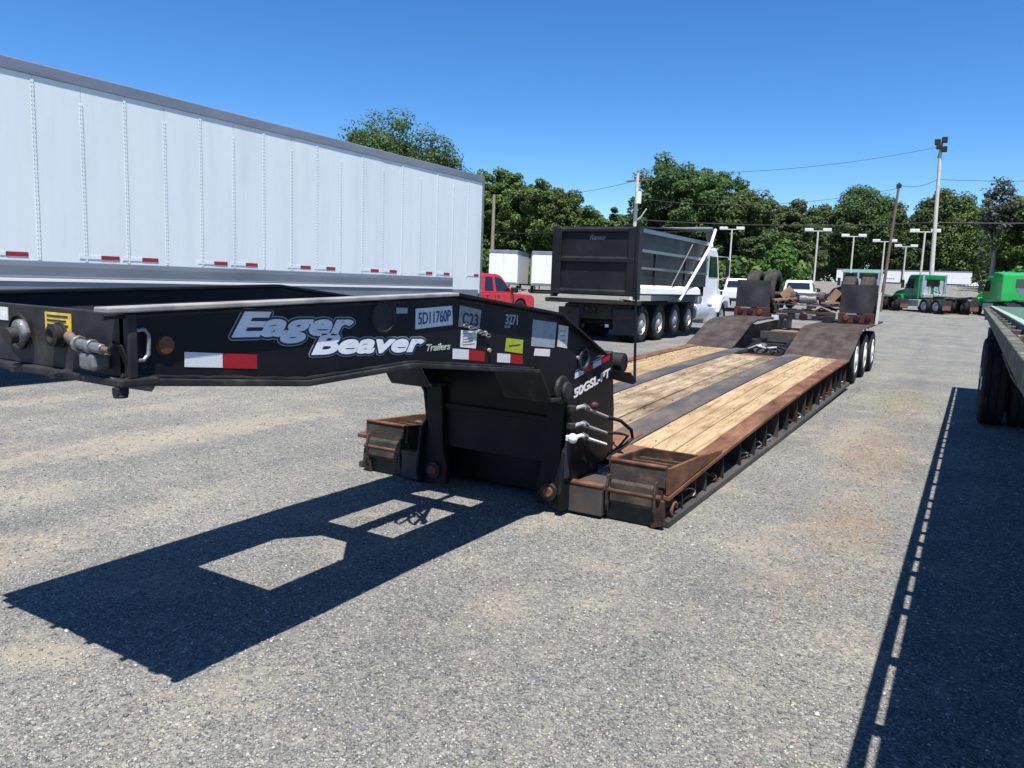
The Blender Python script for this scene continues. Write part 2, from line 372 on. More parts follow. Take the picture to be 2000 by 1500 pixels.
# ------------------------------------------------------------------ mesh helpers
class MB:
    def __init__(s):
        s.v, s.f = [], []
    def add(s, vs_, fs):
        o = len(s.v)
        s.v += [tuple(p) for p in vs_]
        s.f += [tuple(i + o for i in f) for f in fs]
        return s
    def box(s, x0, x1, y0, y1, z0, z1):
        return s.add([(x0, y0, z0), (x1, y0, z0), (x1, y1, z0), (x0, y1, z0), (x0, y0, z1), (x1, y0, z1), (x1, y1, z1), (x0, y1, z1)],
                     [(3, 2, 1, 0), (4, 5, 6, 7), (0, 1, 5, 4), (1, 2, 6, 5), (2, 3, 7, 6), (3, 0, 4, 7)])
    def hexa(s, b, t):
        return s.add(list(b) + list(t), [(3, 2, 1, 0), (4, 5, 6, 7), (0, 1, 5, 4), (1, 2, 6, 5), (2, 3, 7, 6), (3, 0, 4, 7)])
    def prism(s, poly, axis, a, b):
        k = len(poly)
        def pt(p, q, w):
            return (w, p, q) if axis == 'x' else ((p, w, q) if axis == 'y' else (p, q, w))
        vs_ = [pt(p, q, a) for p, q in poly] + [pt(p, q, b) for p, q in poly]
        fs = [tuple(range(k - 1, -1, -1)), tuple(range(k, 2 * k))]
        fs += [(i, (i + 1) % k, (i + 1) % k + k, i + k) for i in range(k)]
        return s.add(vs_, fs)
    def bar(s, p0, p1, w, h=None, up=(0, 0, 1)):
        """rectangular bar from p0 to p1, w wide and h high"""
        h = h or w
        p0, p1 = Vector(p0), Vector(p1)
        d = (p1 - p0).normalized()
        up = Vector(up)
        if abs(d.dot(up)) > .98: up = Vector((0, 1, 0))
        sd = d.cross(up).normalized(); u = sd.cross(d).normalized()
        q = [sd * a * w / 2 + u * c * h / 2 for a, c in ((-1, -1), (1, -1), (1, 1), (-1, 1))]
        return s.hexa([p0 + x for x in q], [p1 + x for x in q])
    def cyl(s, p0, p1, r0, r1=None, n=16, cap=True):
        r1 = r0 if r1 is None else r1
        p0, p1 = Vector(p0), Vector(p1)
        d = (p1 - p0).normalized()
        a = d.orthogonal().normalized(); b = d.cross(a)
        ring = [(math.cos(2 * math.pi * i / n), math.sin(2 * math.pi * i / n)) for i in range(n)]
        vs_ = [p0 + (a * c + b * e) * r0 for c, e in ring] + [p1 + (a * c + b * e) * r1 for c, e in ring]
        fs = [(i, (i + 1) % n, (i + 1) % n + n, i + n) for i in range(n)]
        if cap: fs += [tuple(range(n - 1, -1, -1)), tuple(range(n, 2 * n))]
        return s.add(vs_, fs)
    def tube(s, pts, r, n=8, closed=False):
        pts = [Vector(p) for p in pts]
        k = len(pts)
        rr = r if isinstance(r, (list, tuple)) else [r] * k
        vs_, prev = [], None
        for i, p in enumerate(pts):
            d = (pts[(i + 1) % k] - pts[i - 1]) if closed else (pts[min(i + 1, k - 1)] - pts[max(i - 1, 0)])
            d.normalize()
            a = d.orthogonal().normalized() if prev is None else (prev - d * prev.dot(d)).normalized()
            prev = a
            b = d.cross(a)
            vs_ += [p + (a * math.cos(2 * math.pi * j / n) + b * math.sin(2 * math.pi * j / n)) * rr[i] for j in range(n)]
        fs = []
        for i in range(k if closed else k - 1):
            i2 = (i + 1) % k
            fs += [(i * n + j, i * n + (j + 1) % n, i2 * n + (j + 1) % n, i2 * n + j) for j in range(n)]
        if not closed:
            fs += [tuple(range(n - 1, -1, -1)), tuple((k - 1) * n + j for j in range(n))]
        return s.add(vs_, fs)
    def lathe(s, prof, c, axis='x', n=28):
        """prof: (radius, offset along the axis)"""
        vs_ = []
        for r, h in prof:
            for j in range(n):
                a, b = math.cos(2 * math.pi * j / n) * r, math.sin(2 * math.pi * j / n) * r
                p = (h, a, b) if axis == 'x' else ((a, h, b) if axis == 'y' else (a, b, h))
                vs_.append((c[0] + p[0], c[1] + p[1], c[2] + p[2]))
        fs = []
        for i in range(len(prof) - 1):
            fs += [(i * n + j, i * n + (j + 1) % n, (i + 1) * n + (j + 1) % n, (i + 1) * n + j) for j in range(n)]
        return s.add(vs_, fs)
    def sphere(s, c, r, n=10, m=6, sc_=(1, 1, 1)):
        vs_, fs = [], []
        for i in range(m + 1):
            t = math.pi * i / m
            for j in range(n):
                p = 2 * math.pi * j / n
                vs_.append((c[0] + r * sc_[0] * math.sin(t) * math.cos(p), c[1] + r * sc_[1] * math.sin(t) * math.sin(p), c[2] + r * sc_[2] * math.cos(t)))
        for i in range(m):
            fs += [(i * n + j, i * n + (j + 1) % n, (i + 1) * n + (j + 1) % n, (i + 1) * n + j) for j in range(n)]
        return s.add(vs_, fs)
    def build(s, name, m, parent=None, smooth=False, bevel=0.0, seg=2):
        me = bpy.data.meshes.new(name)
        me.from_pydata(s.v, [], s.f)
        bm = bmesh.new(); bm.from_mesh(me)
        bmesh.ops.remove_doubles(bm, verts=bm.verts, dist=1e-6)
        bmesh.ops.recalc_face_normals(bm, faces=bm.faces)
        bm.to_mesh(me); bm.free()
        me.materials.append(M[m])
        o = bpy.data.objects.new(name, me)
        col.objects.link(o)
        if smooth:
            me.polygons.foreach_set('use_smooth', [True] * len(me.polygons))
            try: me.set_sharp_from_angle(angle=R(40))
            except Exception: pass
        if bevel:
            md = o.modifiers.new('edge', 'BEVEL'); md.width = bevel; md.segments = seg; md.limit_method = 'ANGLE'; md.angle_limit = R(35)
        if parent is not None:
            link(o, parent)
        return o

ROOT_INV = {}

def link(o, parent):
    o.parent = parent
    inv = ROOT_INV.get(parent.name)
    if inv is not None:
        o.matrix_parent_inverse = inv

def thing(name, label, cat, loc=(0, 0, 0), rz=0.0, group=None):
    """Empty at a thing's base; parts are then modelled in world coordinates"""
    o = bpy.data.objects.new(name, None)
    col.objects.link(o)
    o.empty_display_size = .2
    o.matrix_basis = Matrix.Translation(loc) @ Matrix.Rotation(rz, 4, 'Z')
    o['label'], o['category'] = label, cat
    if group: o['group'] = group
    ROOT_INV[o.name] = o.matrix_basis.inverted()
    return o

def local_thing(name, label, cat, group=None):
    o = thing(name, label, cat, group=group)
    return o

def place(o, loc, rz):
    o.location = loc
    o.rotation_euler = (0, 0, rz)

def tag(o, label, cat, group=None):
    o['label'], o['category'] = label, cat
    if group: o['group'] = group
    return o

def dup(root, label=None):
    r = root.copy(); col.objects.link(r)
    if label: r['label'] = label
    for ch in root.children:
        c = ch.copy(); col.objects.link(c); c.parent = r
        for g in ch.children:
            d = g.copy(); col.objects.link(d); d.parent = c
    return r

def bear(deg, d, z=0.0):
    return (d * math.sin(R(deg)), d * math.cos(R(deg)), z)

def terrain(x, y):
    d = math.hypot(x, y)
    if d <= 32: return 0.0
    return min(.45 * ((d - 32) / 30.0) ** 1.65, 3.5)

def text(name, body, m, parent, origin, ydir, zdir, size, shear=0.0, offset=0.0, spacing=1.0, lift=0.0, width=None, depth=.001):
    """lettering as a thin raised mesh: ydir = reading direction, zdir = up"""
    cu = bpy.data.curves.new(name, 'FONT')
    cu.body, cu.size, cu.shear, cu.offset, cu.space_character = body, size, shear, offset, spacing
    cu.extrude = depth
    cu.resolution_u = 4
    t = bpy.data.objects.new('tmp_text', cu)
    col.objects.link(t)
    dg = bpy.context.evaluated_depsgraph_get()
    me = bpy.data.meshes.new_from_object(t.evaluated_get(dg))
    bpy.data.objects.remove(t); bpy.data.curves.remove(cu)
    me.name = name
    xs = [v.co.x for v in me.vertices]
    w = max(xs) - min(xs)
    k = width / w if width else 1.0
    y, z = Vector(ydir), Vector(zdir)
    nrm = y.cross(z).normalized()
    for v in me.vertices:
        p = v.co.copy()
        v.co = Vector(origin) + y * ((p.x - min(xs)) * k) + z * p.y + nrm * (p.z + lift)
    me.materials.clear(); me.materials.append(M[m])
    o = bpy.data.objects.new(name, me); col.objects.link(o)
    link(o, parent)
    return o

TYRE = [(.56, -.36), (.62, -.46), (.86, -.5), (.955, -.46), (1, -.38), (1, -.2), (.975, -.19), (.975, -.15), (1, -.14), (1, .14), (.975, .15), (.975, .19), (1, .2), (1, .38), (.955, .46), (.86, .5), (.62, .46), (.56, .36)]

def wheel(parent, c, r, w, side, rim='rim_white', tm='tyre', n=30, name='wheel', flush=False):
    """a wheel whose axle lies along local x; side = +1/-1 tells which way its outer face looks"""
    t = MB().lathe([(a * r, b * w) for a, b in TYRE], c, 'x', n).build(name, tm, parent, smooth=True)
    ri = .585 * r
    pr = [(ri, .40), (ri * .96, .42), (ri * .93, .36), (ri * .86, .10), (ri * .62, .12), (ri * .50, .20), (ri * .48, .36), (ri * .30, .44), (ri * .27, .50), (.001, .51)]
    if flush: pr = [(ri * 1.04, .44), (ri, .475), (ri * .86, .485), (ri * .80, .44), (ri * .45, .46), (ri * .40, .54), (.001, .55)]
    m = MB().lathe([(a, side * b * w) for a, b in pr], c, 'x', n)
    for k in range(10):
        a = 2 * math.pi * k / 10
        m.cyl((c[0] + side * .13 * w, c[1] + math.cos(a) * ri * .56, c[2] + math.sin(a) * ri * .56),
              (c[0] + side * .24 * w, c[1] + math.cos(a) * ri * .56, c[2] + math.sin(a) * ri * .56), .018 * r / .5, n=6)
    rm = m.build('rim', rim, None, smooth=True)
    rm.parent = t
    return t

# ------------------------------------------------------------------ ground
def build_ground():
    radii = [0, 1, 2, 3, 4, 5, 6.5, 8, 10, 12, 15, 18, 22, 26, 30, 34, 38, 43, 48, 54, 60, 66, 73, 80, 88, 96, 105, 114, 125, 140, 170, 220, 320, 500, 900, 1800, 3500]
    seg = 96
    v, f = [(0, 0, 0)], []
    for r in radii[1:]:
        for j in range(seg):
            a = 2 * math.pi * j / seg
            x, y = r * math.sin(a), r * math.cos(a)
            v.append((x, y, terrain(x, y)))
    for j in range(seg):
        f.append((0, 1 + (j + 1) % seg, 1 + j))
    for i in range(len(radii) - 2):
        a, b = 1 + i * seg, 1 + (i + 1) * seg
        for j in range(seg):
            f.append((a + j, a + (j + 1) % seg, b + (j + 1) % seg, b + j))
    me = bpy.data.meshes.new('ground'); me.from_pydata(v, [], f)
    me.materials.append(M['gravel'])
    me.polygons.foreach_set('use_smooth', [True] * len(me.polygons))
    o = bpy.data.objects.new('ground', me); col.objects.link(o)
    o['kind'] = 'structure'
    bm = bmesh.new(); bm.from_mesh(me); bmesh.ops.recalc_face_normals(bm, faces=bm.faces)
    if sum(fa.normal.z for fa in bm.faces) < 0: bmesh.ops.reverse_faces(bm, faces=bm.faces)
    bm.to_mesh(me); bm.free()
build_ground()

def fast_mesh(name, verts, faces_n, m):
    """verts (N,3) array, faces: (F,k) int array"""
    me = bpy.data.meshes.new(name)
    nf, k = faces_n.shape
    me.vertices.add(len(verts)); me.vertices.foreach_set('co', verts.astype(np.float32).ravel())
    me.loops.add(nf * k); me.loops.foreach_set('vertex_index', faces_n.astype(np.int32).ravel())
    me.polygons.add(nf); me.polygons.foreach_set('loop_start', np.arange(0, nf * k, k, dtype=np.int32))
    me.update(calc_edges=True); me.validate()
    me.materials.append(M[m])
    o = bpy.data.objects.new(name, me); col.objects.link(o)
    return o

def loose_stones():
    rng = np.random.default_rng(3)
    base = np.array([(1, 0, 0), (-1, 0, 0), (0, 1, 0), (0, -1, 0), (0, 0, 1), (0, 0, -1)], float)
    tri = np.array([(0, 2, 4), (2, 1, 4), (1, 3, 4), (3, 0, 4), (2, 0, 5), (1, 2, 5), (3, 1, 5), (0, 3, 5)])
    N = 125000
    # camera-facing sector of the yard, denser close by
    d = 1.6 + 12.5 * rng.random(N) ** 1.7
    a = np.radians(rng.uniform(-70, 12, N))
    x, y = d * np.sin(a), d * np.cos(a)
    keep = ~((x > -4.2) & (x < -1.45) & (y > 4.6) & (y < 19))
    x, y, d = x[keep], y[keep], d[keep]
    N = len(x)
    s = .0024 + .0050 * rng.random(N) ** 2.4 + .006 * (rng.random(N) > .996)
    s *= (1 + d * .04)
    V = base[None] * (.65 + .7 * rng.random((N, 6, 1)))
    V = V + rng.normal(0, .16, (N, 6, 3))
    th = rng.random(N) * 6.283
    c, sn = np.cos(th), np.sin(th)
    vx = V[:, :, 0] * c[:, None] - V[:, :, 1] * sn[:, None]
    vy = V[:, :, 0] * sn[:, None] + V[:, :, 1] * c[:, None]
    P = np.stack([vx * s[:, None] * 1.15 + x[:, None], vy * s[:, None] + y[:, None], V[:, :, 2] * s[:, None] * .6 + (s * .18)[:, None]], -1)
    F = (tri[None] + (np.arange(N) * 6)[:, None, None]).reshape(-1, 3)
    o = fast_mesh('loose_gravel', P.reshape(-1, 3), F, 'loose_stone')
    o['label'] = 'small grey and tan stones strewn loose over the yard'
    o['category'] = 'gravel'
    o['kind'] = 'stuff'
loose_stones()

# ------------------------------------------------------------------ the lowboy trailer
XC, XR, XL = -2.82, -1.53, -4.20

def zd(x, y):
    return -.098 + .0783 * y - .0025 * y * y + .025 * (XR - x)

def zb(y):
    return max(0.0, (y - 8.0) * .010)

def deck_strip(x0, x1, y0, y1, top=0.0, thk=.04, n=12, skew=0.0):
    m = MB()
    for i in range(n + 1):
        y = y0 + (y1 - y0) * i / n
        ya, yb_ = (y, y + (skew if i in (0, n) else 0))
        m.v += [(x0, ya, zd(x0, y) + top), (x1, yb_, zd(x1, y) + top), (x1, yb_, zd(x1, y) + top - thk), (x0, ya, zd(x0, y) + top - thk)]
    for i in range(n):
        a, b = i * 4, i * 4 + 4
        for j in range(4):
            m.f.append((a + j, a + (j + 1) % 4, b + (j + 1) % 4, b + j))
    m.f += [(3, 2, 1, 0), (n * 4, n * 4 + 1, n * 4 + 2, n * 4 + 3)]
    return m

def poly_plate(pts, x0, x1, thk):
    """sheet bent along a (y, z) polyline, between x0 and x1"""
    up = [(y, z) for y, z in pts]
    lo = [(y, z - thk) for y, z in reversed(pts)]
    return MB().prism(up + lo, 'x', x0, x1)

def lowboy():
    T = thing('lowboy_trailer', 'long black lowboy trailer with pale plank deck and raised gooseneck in front', 'trailer', (XC, 9.5, 0))
    rng = random.Random(11)
    # --- wooden deck, board by board
    def boards(x0, x1, k, y0, y1, m, jit):
        w = (x1 - x0) / k
        for i in range(k):
            a, b = x0 + i * w + .006, x0 + (i + 1) * w - .006
            ends = [y0 + rng.uniform(-jit, jit) * .3, y1 + rng.uniform(-jit, jit)]
            if rng.random() < .6:
                ends.insert(1, rng.uniform(y0 + 2.2, y1 - 1.6))
            for s, e in zip(ends[:-1], ends[1:]):
                deck_strip(a, b, s + .004, e - .004, rng.uniform(-.006, .004), .04, 8, rng.uniform(-.01, .01)).build('plank', m, T, bevel=.006, seg=1)
    boards(-2.24, -1.705, 3, 5.78, 13.36, 'wood_new', .02)
    boards(-3.215, -2.525, 4, 5.55, 12.55, 'wood_worn', .12)
    boards(-4.03, -3.455, 3, 5.85, 13.5, 'wood_new', .02)
    # --- steel strips between the boards and the side rails
    for a, b in ((-2.52, -2.245), (-3.45, -3.22)):
        deck_strip(a, b, 5.35, 13.6, .004, .05, 14).build('beam_flange', 'dark_steel', T, bevel=.004)
    for a, b in ((-1.70, XR), (XL, -4.035)):
        deck_strip(a, b, 4.68, 13.45, .006, .03, 16).build('side_rail', 'rust', T, bevel=.004)
    for a, b in ((-2.24, -1.71), (-4.03, -3.46)):
        deck_strip(a, b, 5.36, 5.76, .0, .04, 3).build('apron_plate', 'rust', T, bevel=.004)
    deck_strip(-3.215, -2.525, 4.95, 5.5, -.005, .04, 3).build('apron_plate', 'rust_dark', T, bevel=.004)
    deck_strip(-3.15, -2.50, 12.60, 13.1, -.03, .03, 3).build('apron_plate', 'rust', T, bevel=.004)
    deck_strip(-2.50, -2.27, 5.36, 6.1, .012, .01, 2).build('patch_plate', 'rust', T)
    m = MB()
    for bx_ in [-2.24 + .178 * i + dx for i in range(3) for dx in (.045, .135)] + [-3.215 + .1725 * i + dx for i in range(4) for dx in (.04, .13)] + [-4.03 + .19 * i + dx for i in range(3) for dx in (.05, .14)]:
        for q in range(13):
            y = 6.0 + q * .585 + rng.uniform(-.02, .02)
            if (-3.22 < bx_ < -2.52 and y > 12.4) or rng.random() < .45: continue
            m.cyl((bx_, y, zd(bx_, y) - .01), (bx_, y, zd(bx_, y) + .005), .008, n=6)
    o = m.build('deck_bolts', 'rust_dark', T); o['kind'] = 'stuff'
    # --- body under the deck
    deck_strip(-4.05, -1.685, 4.9, 13.6, -.052, .16, 14).build('underdeck_blocker', 'black_paint', T)  # added slab that keeps light from passing under the deck
    for a, b in ((-2.45, -2.36), (-3.28, -3.19)):
        m = MB()
        ys = [4.95 + i * .6 for i in range(15)]
        for y0, y1 in zip(ys[:-1], ys[1:]):
            m.hexa([(a, y0, .03 + zb(y0)), (b, y0, .03 + zb(y0)), (b, y1, .03 + zb(y1)), (a, y1, .03 + zb(y1))],
                   [(a, y0, zd(a, y0) - .06), (b, y0, zd(b, y0) - .06), (b, y1, zd(b, y1) - .06), (a, y1, zd(a, y1) - .06)])
        m.build('main_beam', 'black_paint', T)
    for sgn, xo, xi in ((1, XR, -1.685), (-1, XL, -4.045)):
        m = MB()
        ys = [4.95 + i * .61 for i in range(15)]
        for y0, y1 in zip(ys[:-1], ys[1:]):
            x2 = xi - sgn * .015
            m.hexa([(x2, y0, .02 + zb(y0)), (xi, y0, .02 + zb(y0)), (xi, y1, .02 + zb(y1)), (x2, y1, .02 + zb(y1))],
                   [(x2, y0, zd(xi, y0) - .03), (xi, y0, zd(xi, y0) - .03), (xi, y1, zd(xi, y1) - .03), (x2, y1, zd(xi, y1) - .03)])
        m.build('side_web', 'black_paint', T)
        m = MB()
        ys = [4.7 + i * .6 for i in range(16)]
        for y0, y1 in zip(ys[:-1], ys[1:]):
            b0, b1 = zb(y0) + .002, zb(y1) + .002
            m.hexa([(xo, y0, b0), (xi, y0, b0), (xi, y1, b1), (xo, y1, b1)], [(xo, y0, b0 + .045), (xi, y0, b0 + .085), (xi, y1, b1 + .085), (xo, y1, b1 + .045)])
        m.build('bottom_lip', 'worn_lip', T, bevel=.006)
        k = 17
        for i in range(k):
            y = 5.05 + i * (13.3 - 5.05) / (k - 1) + rng.uniform(-.05, .05)
            g = MB()
            g.prism([(xi, .07 + zb(y)), (xo - sgn * .015, .06 + zb(y)), (xo - sgn * .03, zd(xo, y) - .03), (xi, zd(xi, y) - .03)], 'y', y, y + .014)
            g.build('gusset', rng.choice(['black_edge', 'black_edge', 'rust_dark', 'worn_lip']), T)
            if sgn > 0 and i < k - 1 and i % 4 != 2:
                yc = y + .25 + rng.uniform(-.03, .03)
                zc = zb(yc) + .115
                a0 = rng.uniform(-.5, .5)
                rl = rng.uniform(.022, .05)
                pts = [(xo - .06 + .035 * math.cos(t + 2 * a0), yc + rl * math.cos(t + a0), zc - .012 + .03 * math.sin(t + a0) * rng.uniform(.7, 1.2)) for t in [j * math.pi / 5 for j in range(10)]]
                MB().tube(pts, .0075, 6, closed=True).build('tie_ring', 'galvanised' if rng.random() < .6 else 'rust_dark', T, smooth=True)
                if i < 5:
                    MB().bar((xi + .02, y + .05, zd(xi, y) - .05), (xo - .03, y + .36, zb(y) + .07), .03, .012).build('brace', 'black_edge', T)
    # --- front corner boxes
    for sgn in (1, -1):
        X = lambda d: XC + sgn * d
        def B(d0, d1, y0, y1, z0, z1):
            return MB().box(min(X(d0), X(d1)), max(X(d0), X(d1)), y0, y1, z0, z1)
        MB().prism([(4.68, .225), (4.68, .405), (5.3, .372), (5.95, .315), (5.9, .285), (5.3, .262)], 'x', X(1.262), X(1.285)).build('box_side', 'rust', T, bevel=.004)
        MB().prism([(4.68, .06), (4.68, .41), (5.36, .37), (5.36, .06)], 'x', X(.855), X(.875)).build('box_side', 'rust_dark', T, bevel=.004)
        MB().prism([(4.68, .275), (4.655, .275), (4.66, .41), (4.69, .41)], 'x', X(.876), X(1.261)).build('box_front', 'box_steel', T, bevel=.004)
        B(.875, 1.262, 4.652, 4.695, .405, .418).build('box_rim', 'rust', T, bevel=.003)
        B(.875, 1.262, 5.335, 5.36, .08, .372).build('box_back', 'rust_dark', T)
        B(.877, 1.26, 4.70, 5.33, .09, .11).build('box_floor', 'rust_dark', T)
        for q in range(4):
            B(.878, 1.259, 4.77 + q * .14, 4.80 + q * .14, .335 - q * .008, .358 - q * .008).build('grate_bar', 'rust_dark', T, bevel=.003)
        for d in (.97, 1.07, 1.17):
            B(d, d + .02, 4.71, 5.33, .300, .318).build('grate_bar', 'black_edge', T)
        MB().prism([(4.655, .12), (4.622, .125), (4.612, .15), (4.618, .27), (4.635, .285), (4.655, .285)], 'x', X(.90), X(1.20)).build('hinge_plate', 'box_steel', T, bevel=.006)
        for d in (.872, 1.205):
            MB().prism([(4.655, .06), (4.625, .065), (4.605, .12), (4.598, .24), (4.615, .315), (4.655, .315)], 'x', X(d), X(d + .016)).build('hinge_ear', 'steel_brown', T, bevel=.004)
        MB().cyl((X(.86), 4.628, .215), (X(1.25), 4.628, .215), .018, n=10).build('hinge_pin', 'rust', T, smooth=True)
        B(.86, 1.25, 4.66, 4.9, .004, .262).build('box_block', 'black_edge', T, bevel=.008)
        MB().prism([(X(1.19), .004), (X(1.28), .03), (X(1.265), .19), (X(1.19), .21)], 'y', 4.63, 4.67).build('corner_plate', 'rust_dark', T, bevel=.004)
        yc = 4.83
        pts = [(X(1.275), yc + .05 * math.cos(t), .10 + .045 * math.sin(t)) for t in [j * math.pi / 6 for j in range(9)]]
        MB().tube(pts, .013, 8).build('corner_hook', 'rust', T, smooth=True)
        # beam between box and gooseneck arm
        B(.60, .852, 4.60, 4.95, .02, .215).build('front_beam', 'worn_lip', T, bevel=.008)
        B(.60, .852, 4.595, 4.66, .216, .235).build('beam_cap', 'rust', T, bevel=.004)
    MB().box(XC - .6, XC + .6, 4.86, 5.1, .03, .27).build('cross_beam', 'black_paint', T, bevel=.01)
    MB().box(XC - .85, XC + .85, 4.96, 5.34, .02, .16).build('cross_beam', 'black_paint', T)

    # --- gooseneck: two box beams with flanges
    top = [(1.33, 1.447), (3.14, 1.502), (4.28, 1.385), (5.02, 1.085)]
    bot = [(1.39, 1.232), (2.15, 1.155), (2.82, 1.175), (4.05, 1.045), (4.21, .845), (4.47, .835)]
    for sgn in (1, -1):
        X = lambda d: XC + sgn * d
        web = [(1.40, 1.433), (3.14, 1.487), (4.28, 1.37), (5.0, 1.078), (4.56, 1.005), (4.46, .86), (4.21, .86), (4.05, 1.05), (2.82, 1.18), (2.15, 1.16), (1.40, 1.235)]
        MB().prism(web, 'x', X(.60), X(.62)).build('gooseneck_web', 'black_paint', T)
        MB().prism([(1.42, 1.34), (3.14, 1.39), (4.20, 1.28), (4.0, 1.06), (2.82, 1.19), (1.42, 1.24)], 'x', X(.32), X(.335)).build('inner_web', 'black_paint', T)
        m, mdust = MB(), MB()
        for (y0, z0), (y1, z1) in zip(top[:-1], top[1:]):
            (mdust if sgn > 0 and y0 < 2 else m).hexa([(X(.585), y0, z0 - .017), (X(.66), y0, z0 - .017), (X(.66), y1, z1 - .017), (X(.585), y1, z1 - .017)],
                   [(X(.585), y0, z0), (X(.66), y0, z0), (X(.66), y1, z1), (X(.585), y1, z1)])
        mt = MB()
        for (y0, z0), (y1, z1) in zip([(1.45, 1.452)] + top[1:-1], top[1:-1] + [(4.7, 1.22)]):
            mt.hexa([(X(.30), y0, z0 - .10), (X(.598), y0, z0 - .10), (X(.598), y1, z1 - .10), (X(.30), y1, z1 - .10)],
                    [(X(.30), y0, z0 - .08), (X(.598), y0, z0 - .08), (X(.598), y1, z1 - .08), (X(.30), y1, z1 - .08)])
        mt.build('beam_cover', 'black_paint', T)
        m.build('top_flange', 'black_paint', T, bevel=.004)
        if sgn > 0: mdust.build('top_flange', 'flange_dust', T, bevel=.004)
        m = MB()
        for (y0, z0), (y1, z1) in zip(bot[:-1], bot[1:]):
            m.hexa([(X(.30), y0, z0 - .024), (X(.645), y0, z0 - .024), (X(.645), y1, z1 - .024), (X(.30), y1, z1 - .024)],
                   [(X(.30), y0, z0), (X(.645), y0, z0), (X(.645), y1, z1), (X(.30), y1, z1)])
        m.build('bottom_flange', 'black_edge', T, bevel=.005)
        for seam_pts in ([(y, z + .006) for y, z in bot[:4]], [(y, z - .032) for y, z in top[:3]]):
            pp = []
            for (y0, z0), (y1, z1) in zip(seam_pts[:-1], seam_pts[1:]):
                k = max(2, int((y1 - y0) / .05))
                pp += [(X(.622), y0 + (y1 - y0) * q / k, z0 + (z1 - z0) * q / k + rng.uniform(-.0015, .0015)) for q in range(k)]
            MB().tube(pp, [rng.uniform(.004, .008) for _ in pp], 5).build('weld_bead', 'black_edge', T, smooth=True)
        # upright of the neck: side plate down to the deck
        sp = [(4.43, .94), (5.23, 1.066), (5.31, .634), (5.33, .30), (4.95, .235), (4.74, .24), (4.66, .10), (4.60, .04), (4.50, .04), (4.46, .16), (4.50, .45), (4.58, .52), (4.54, .73), (4.46, .82)]
        MB().prism(sp, 'x', X(.585), X(.61)).build('neck_side_plate', 'black_paint', T, bevel=.005)
        m = MB()
        for y0, z0, y1, z1 in ((4.43, .945, 5.23, 1.071),):
            m.hexa([(X(.54), y0, z0), (X(.613), y0, z0), (X(.613), y1, z1), (X(.54), y1, z1)], [(X(.54), y0, z0 + .015), (X(.613), y0, z0 + .015), (X(.613), y1, z1 + .015), (X(.54), y1, z1 + .015)])
        m.build('neck_cap', 'black_edge', T, bevel=.004)
        # arm with its pin
        MB().prism([(X(.39), .05), (X(.58), .03), (X(.60), .22), (X(.56), .45), (X(.58), .80), (X(.44), .80), (X(.42), .34), (X(.38), .18)], 'y', 4.54, 4.60).build('neck_arm', 'black_paint', T, bevel=.008)
        MB().cyl((X(.49), 4.515, .150), (X(.49), 4.56, .150), .062, n=20).build('pin_collar', 'black_edge', T, smooth=True, bevel=.004)
        MB().cyl((X(.49), 4.50, .152), (X(.49), 4.53, .152), .036, n=18).build('pin', 'rust', T, smooth=True, bevel=.006)
        # pivot bosses
        MB().cyl((X(.60), 4.38, .885), (X(.640), 4.38, .885), .092, n=28).build('pivot_boss', 'black_edge', T, smooth=True, bevel=.008)
        MB().cyl((X(.641), 4.40, .88), (X(.668), 4.40, .88), .060, n=24).build('pivot_pin', 'black_edge', T, smooth=True, bevel=.010)
        MB().lathe([(.056, .0), (.06, .014), (.078, .014), (.082, .0)], (X(.62), 4.70, 1.06), 'x', 24).build('hole_ring', 'black_edge', T, smooth=True)
    MB().box(XC - .55, XC + .55, 4.60, 4.63, .33, 1.0).build('neck_front_plate', 'black_paint', T, bevel=.004)
    MB().box(XC - .43, XC + .43, 4.57, 4.60, .62, .66).build('plate_rib', 'black_paint', T, bevel=.004)
    MB().box(XC - .58, XC + .58, 5.08, 5.11, .28, .98).build('neck_back_plate', 'black_paint', T)
    MB().box(XC - .30, XC + .30, 1.44, 2.15, 1.236, 1.26).build('coupler_plate', 'black_paint', T)
    for y0, y1, z in ((2.88, 3.07, 1.30), (3.75, 3.91, 1.26), (4.12, 4.75, 1.18)):
        MB().box(XC - .32, XC + .32, y0, y1, z, z + .10).build('cross_plate', 'black_paint', T)
    for s in (-1, 1):
        MB().prism([(XC + s * .31, 2.62), (XC + s * .31, 2.88), (XC + s * .10, 2.88)], 'z', 1.30, 1.32).build('corner_gusset', 'black_paint', T)
    MB().cyl((XC + .01, 3.05, 1.30), (XC + .01, 3.80, 1.28), .055, n=14).cyl((XC + .01, 3.7, 1.28), (XC + .01, 4.14, 1.24), .025, n=10).build('lift_cylinder', 'black_edge', T, smooth=True)
    for k in range(3):
        MB().tube([(XC + .16 + .10 * math.cos(t + k), 3.42 + .10 * math.sin(t) + .04 * k, 1.30 + .03 * k) for t in [j * .5 for j in range(10)]] + [(XC + .05, 3.8, 1.3)], .012, 6).build('hose', 'rubber_black', T, smooth=True)

    # --- nose plate and its fittings
    yn = 1.40
    MB().box(XC - .645, XC + .645, yn, yn + .03, 1.228, 1.428).build('nose_plate', 'black_edge', T, bevel=.004)
    MB().box(XC - .65, XC + .65, yn - .03, yn + .10, 1.203, 1.228).build('nose_sill', 'black_edge', T, bevel=.006)
    def on_nose(x0, x1, z0, z1, m, name, d=.003):
        return MB().box(x0, x1, yn - d, yn - .0005, z0, z1).build(name, m, T)
    lab = on_nose(-2.625, -2.475, 1.318, 1.412, 'yellow_label', 'warning_label')
    for q in range(5):
        o = MB().box(-2.612, -2.49 - .01 * (q % 2), yn - .0045, yn - .003, 1.398 - q * .015, 1.404 - q * .015).build('label_line', 'ink_dark', None)
        o.parent = lab
